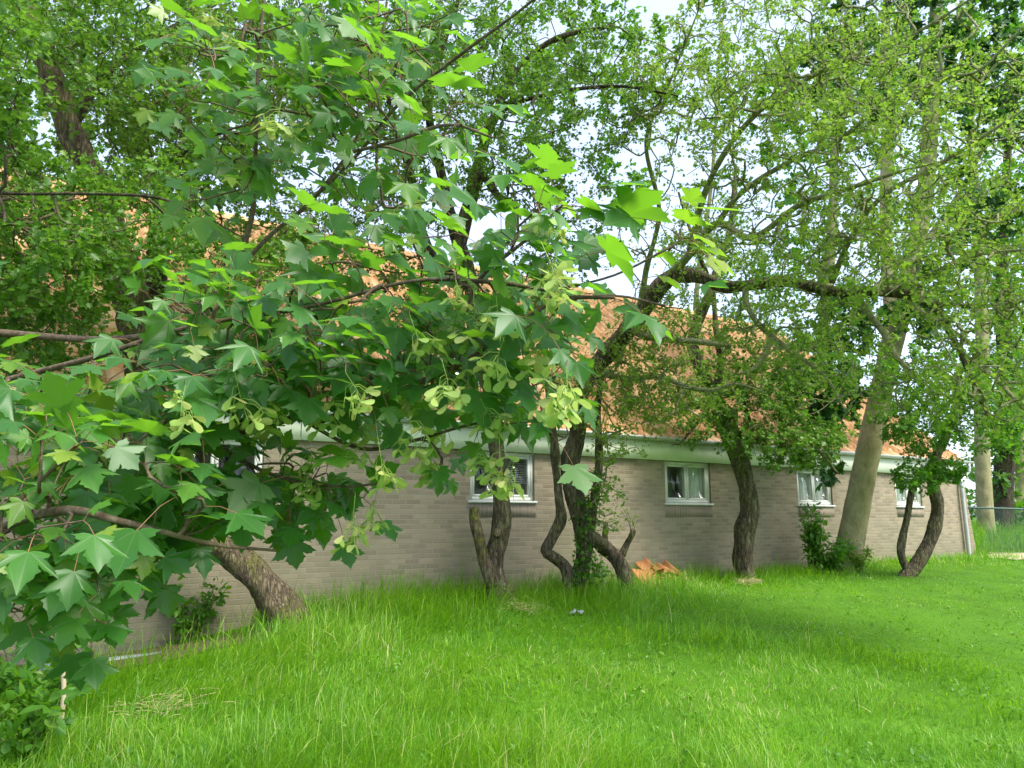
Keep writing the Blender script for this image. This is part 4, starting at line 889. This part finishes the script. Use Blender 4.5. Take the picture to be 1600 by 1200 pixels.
# ivy climbing the crooked hawthorn's trunk
def ivy():
    rg = np.random.default_rng(50); dC = gd[(905, 930)]
    line = catmull(np.array([P(908, 935, dC - .12), P(912, 880, dC - .12), P(915, 830, dC - .13), P(927, 790, dC - .2), P(930, 740, dC - .25)]), .05)
    root = thing('ivy', 'ivy and leafy shoots climbing the base of the many stemmed crooked hawthorn', 'plant', tuple(line[0]))
    i = rg.integers(0, len(line), 330); p = line[i] + rg.normal(0, 1, (330, 3)) * np.array([.10, .07, .06])
    st = np.stack([line[i[:90]], (line[i[:90]] + p[:90]) / 2 + rg.normal(0, .02, (90, 3)), p[:90]], 1)
    part('stems', tubes(st, np.full((90, 3), .003), 4), M_twig, root)
    p2 = np.vstack([p, line[10] + np.array([.17, -.03, -.12]) + rg.normal(0, .08, (60, 3))])
    g, rnd = leaves(rg, p2, norm(rg.normal(0, 1, p2.shape)), 4, .042, HAW_T, HAW_P, .05, .4, tint=.5); part('leaves', g, M_shrub, root, rnd=rnd)
ivy()

# ------------------------------------------------------------------ small things
M_clay = plain('broken_clay', (.36, .15, .055), .75, .25, 12, .3, bump=.3)
def clay_tile(name, label, loc, rot, ln=.40, wd=.26, broken=0., group='broken roof tiles heaped against the wall'):
    n = 14; t = np.linspace(0, 1, n); x = (t - .5) * wd; z = .028 * np.cos(2 * np.pi * (t - .2)) + .012 * np.cos(4 * np.pi * t)
    rg = np.random.default_rng(abs(hash(label)) % 1000 if False else int(loc[0] * 1000) % 997)
    e1 = ln / 2 - broken * rg.uniform(0, .2, n); rows = []
    for s_ in (0, .33, .66, 1): rows.append(np.column_stack([x, -ln / 2 + (e1 + ln / 2) * s_, z]))
    top = np.vstack(rows); bot = top - np.array([0, 0, .016]); v = np.vstack([top, bot]); m_ = 4 * n; f = []
    for r_ in range(3):
        for k in range(n - 1):
            a = r_ * n + k; f.append((a, a + 1, a + n + 1, a + n)); f.append((m_ + a + n, m_ + a + n + 1, m_ + a + 1, m_ + a))
    for k in range(n - 1): f.append((k, m_ + k, m_ + k + 1, k + 1)); a = 3 * n + k; f.append((a, a + 1, m_ + a + 1, m_ + a))
    for r_ in range(3): a = r_ * n; f.append((a, a + n, m_ + a + n, m_ + a)); a += n - 1; f.append((a, m_ + a, m_ + a + n, a + n))
    o = mesh_from(name, v, (np.array(f).ravel(), np.full(len(f), 4)), M_clay, smooth=False)
    o.location = loc; o.rotation_euler = rot; tag(o, label, 'roof tile', group); return o
def tp(px, v, up): 
    d_ = wall_depth(px, 900, v); q = P(px, 900, d_); q[2] = float(ground_z(q[0], q[1])) + up; return tuple(q)
YW = math.atan2(U[1], U[0])
same = 'broken orange clay roof tile lying in the heap at the foot of the brick wall'
clay_tile('roof_tile', 'largest flat orange roof tile leaning at the front of the heap by the crooked hawthorn', tp(1011, -.62, .13), (R(48), R(3), YW + R(6)), .36, .50)
clay_tile('roof_tile', 'orange roof tile tilted up against the wall at the left top of the heap', tp(1014, -.28, .24), (R(42), R(-14), YW + R(12)), .40, .34)
for i, (px, v, up, rx, ry, rz, br) in enumerate([(1016, -.40, .05, 4, 3, 10, 0), (1034, -.40, .05, -5, 6, 75, .2), (1048, -.38, .05, 6, -8, 40, .4), (1030, -.42, .12, 10, -8, 50, .2), (1042, -.40, .13, 14, 12, 110, .5), (1024, -.44, .19, 16, 10, 140, .3), (1036, -.38, .21, 28, -16, 25, .3), (1052, -.42, .10, 22, 18, 80, .6), (1044, -.32, .20, 38, -20, 5, .5), (1060, -.46, .05, 8, 10, 60, .7)]):
    clay_tile('roof_tile', same, tp(px, v, up), (R(rx), R(ry), YW + R(rz)), .40, .28, br)
q = at(92, 1142); q2 = P(95, 1040, float(q[1]))
st = thing('wooden_stake', 'thin pale wooden stake standing upright in the weeds at lower left', 'stake', tuple(q))
part('stake', bark_tube(np.array([[q[0], q[1], q[2] - .15, .017], [q[0] + .01, q[1], (q[2] + q2[2]) / 2, .018], [q2[0], q2[1], q2[2] + .12, .017]]), 10, .04, .04, 3)[0], plain('pale_wood', (.42, .34, .22), .8, .2, 14), st, smooth=True)
a_, b_ = W(.55, -.62, 0), W(1.75, -.50, 0)
pz = P(140, 1038, wall_depth(140, 1038, -.55))[2]
a_[2] = b_[2] = pz
pipe = thing('drain_pipe', 'grey drain pipe lying along the foot of the wall at lower left', 'pipe', tuple(a_))
part('pipe', tubes(np.array([[a_, (a_ + b_) / 2, b_]]), np.full((1, 3), .055), 16, True), plain('grey_plastic', (.20, .22, .24), .4, .1), pipe, smooth=True)
q = at(902, 962)
sc_ = sheet(q[0], q[1], .07, .045, .4, 'plastic_scrap', plain('white_plastic', (.20, .24, .24), .4, .08), .05, 16, .25)
tag(sc_, 'crumpled scrap of white plastic lying in the grass before the crooked hawthorn', 'litter')
me = sc_.data
for v_ in me.vertices: v_.co.z += .03 * math.sin(v_.co.x * 90) * math.cos(v_.co.y * 70) + .015 * math.sin(v_.co.x * 210 + v_.co.y * 130)

# ------------------------------------------------------------------ grass
def blades(name, x, y, h, wd, mat, seed, label, rnd=None, bend=1.0, cat='grass'):
    rg = np.random.default_rng(seed); n = len(x)
    z = ground_z(x, y); az = 2.4 * wob(x + 7, y, 1.7) + 1.2 * wob(x, y + 4, 5.) + rg.normal(0, 1.1, n); o = np.column_stack([np.cos(az), np.sin(az), np.zeros(n)])
    b_ = rg.beta(1.5, 1.7, n) * 1.35 * bend; sd_ = np.column_stack([-np.sin(az + rg.normal(0, .7, n)), np.cos(az + rg.normal(0, .7, n)), np.zeros(n)])
    base = np.column_stack([x, y, z - .01]); vs = np.zeros((n, 7, 3))
    wd_ = wd * rg.uniform(.6, 1.3, n)
    for k, (t, ww) in enumerate(((0, 1.), (.4, .9), (.75, .6))):
        c = base + o * (h * b_ * t ** 2)[:, None]; c[:, 2] += h * (t - .35 * b_ * t ** 2)
        vs[:, 2 * k] = c - sd_ * (wd_ * ww / 2)[:, None]; vs[:, 2 * k + 1] = c + sd_ * (wd_ * ww / 2)[:, None]
    c = base + o * (h * b_)[:, None]; c[:, 2] += h * (1 - .35 * b_); vs[:, 6] = c
    off = (np.arange(n) * 7)[:, None]
    lv = (np.array([0, 1, 3, 2, 2, 3, 5, 4, 4, 5, 6])[None] + off).ravel(); lt = np.tile([4, 4, 3], n)
    if rnd is None: rnd = np.clip(.45 + .22 * wob(x, y, 1.3) + .2 * wob(x, y + 9, 5.) + rg.normal(0, .24, n), 0, 1)
    o_ = mesh_from(name, vs.reshape(-1, 3), (lv, lt), mat, rnd=np.repeat(rnd, 7)); tag(o_, label, cat, kind='stuff'); return o_
def lawn_height(x, y):
    s, v = sv(x, y)
    near_wall = sstep(-3.2, -.8, v) * sstep(14, 6, s) * .16 + sstep(-1.2, -.3, v) * .08
    mown = sstep(6, 9.5, s) * sstep(-1.2, -2.2, v)
    left = sstep(1.5, -1.5, x) * .05
    tuft = np.clip(.5 + .45 * wob(x, y, 1.9) + .35 * wob(x + 5, y, 6.), 0, 1.4)
    return (.058 + left + near_wall + .20 * tuft ** 2 * (1 - .7 * mown)) * (1 - .5 * mown)
def scatter(n, r0, r1, p, seed, a0=-44, a1=44):
    rg = np.random.default_rng(seed); u_ = rg.uniform(0, 1, n)
    q_ = 2 - p; r = (r0 ** q_ + u_ * (r1 ** q_ - r0 ** q_)) ** (1 / q_); a = R(1) * rg.uniform(a0, a1, n)
    x = r * np.sin(a); y = r * np.cos(a); s, v = sv(x, y)
    k = ((v < -.05) | (s > S1 + .8)) & ~((np.hypot((x - pc[0]) / 2.0, (y - pc[1]) / 1.1) < 1) & (rg.uniform(0, 1, n) < .93))
    bare = (s < 2.7) & (v > -1.25) & (rg.uniform(0, 1, n) < .93)
    patch = wob(x * 1.0 + 3, y, 1.1) < -.62
    k &= ~bare & ~(patch & (rg.uniform(0, 1, n) < .55))
    return x[k], y[k], r[k]
rg = np.random.default_rng(60)
x, y, r = scatter(400000, 3.4, 30, 1.25, 61)
h = lawn_height(x, y) * np.random.default_rng(1).uniform(.35, 1.45, len(x))
blades('lawn_grass', x, y, h, np.random.default_rng(4).choice([.003, .0042, .0075], len(x), p=[.45, .35, .2]) * (r / 5) ** .55, M_grass, 62, 'long green grass growing over the whole lawn')
x, y, r = scatter(5500, 3.4, 16, 1.25, 63)
k = lawn_height(x, y) > .15; x, y, r = x[k], y[k], r[k]
blades('grass_stalks', x, y, np.random.default_rng(2).uniform(.28, .55, len(x)), .0030 * (r / 5) ** .6, M_grass, 64, 'taller pale seeding grass stalks', rnd=np.random.default_rng(3).uniform(.75, 1, len(x)), bend=.7)
# rank growth beyond the fence
rgf = np.random.default_rng(66); n = 26000
s_ = rgf.uniform(20.9, 40, n); v_ = rgf.uniform(.15, 14, n); xy = U[None] * s_[:, None] + N2[None] * (v_ + DIST)[:, None]
blades('rank_grass', xy[:, 0], xy[:, 1], rgf.uniform(.5, 1.1, n) * (.6 + .4 * sstep(.1, 2, v_)), .018, M_grass, 67, 'tall rank grass and weeds beyond the fence', rnd=np.clip(rgf.normal(.35, .22, n), 0, .9), bend=.8)
# dry straw scraps
def straw(seed, cs, n):
    rg = np.random.default_rng(seed); c = np.array([cs[i] for i in rg.integers(0, len(cs), n)]); p = c[:, :2] + rg.normal(0, 1, (n, 2)) * c[:, 2:3]
    z = ground_z(p[:, 0], p[:, 1]) + rg.uniform(.02, .10, n); a = rg.uniform(0, 6.28, n); L_ = rg.uniform(.06, .2, n)
    d_ = np.column_stack([np.cos(a), np.sin(a), rg.normal(0, .25, n)]) * L_[:, None]; q_ = np.column_stack([p, z])
    g = tubes(np.stack([q_ - d_ / 2, q_ + np.array([0, 0, .01]), q_ + d_ / 2], 1), np.full((n, 3), .0022), 3)
    o_ = mesh_from('dry_straw', g[0], (g[1], g[2]), plain('straw', (.45, .37, .19), .8, .2)); tag(o_, 'loose dry straw lying on the grass', 'straw', kind='stuff')
cs = [(*at(255, 1115)[:2], .18), (*at(1585, 858)[:2], .5), (*at(1170, 915)[:2], .1), (*at(820, 955)[:2], .15)]
straw(68, cs, 420)

shrub('bush', 'dark leafy undergrowth behind the fence between the corner and the slim pale trunk', 'bush', W(24.5, 6.0, .62), 30, 3.2, 1.8, 420, .16, FR if False else (FAR_T, FAR_P), M_dark, 51)
shrub('bush', 'bright leafy thicket behind the fence at the right picture edge', 'bush', W(31, 3.5, .62), 30, 2.4, 2.4, 420, .15, (FAR_T, FAR_P), M_far, 52)

def lawn_weeds():
    rg = np.random.default_rng(90); x, y, r = scatter(2600, 3.6, 16, 1.3, 91); n = len(x)
    k = wob(x + 11, y, .8) > -.1; x, y, r = x[k], y[k], r[k]; n = len(x)
    p = np.column_stack([x, y, ground_z(x, y) + rg.uniform(.02, .10, n)])
    g, rnd = leaves(rg, p, np.repeat(np.array([[0, 0, .4]]), n, 0), 5, .030, OVAL_T, OVAL_P, .05, .9, tint=.62)
    o = mesh_from('lawn_weeds', g[0], (g[1], g[2]), M_shrub, rnd=rnd); tag(o, 'small broad leaved weeds mixed through the grass', 'weeds', kind='stuff')
lawn_weeds()

# bare trodden earth in the dip along the footing
eg = W(1.0, -.62, 0)
tag(sheet(eg[0], eg[1], 1.9, .55, R(33.9), 'bare_earth', plain('damp_earth', (.085, .06, .04), 1, .35, 9, .1, bump=.7), .012), 'bare dark earth in the dip along the wall footing', kind='structure')
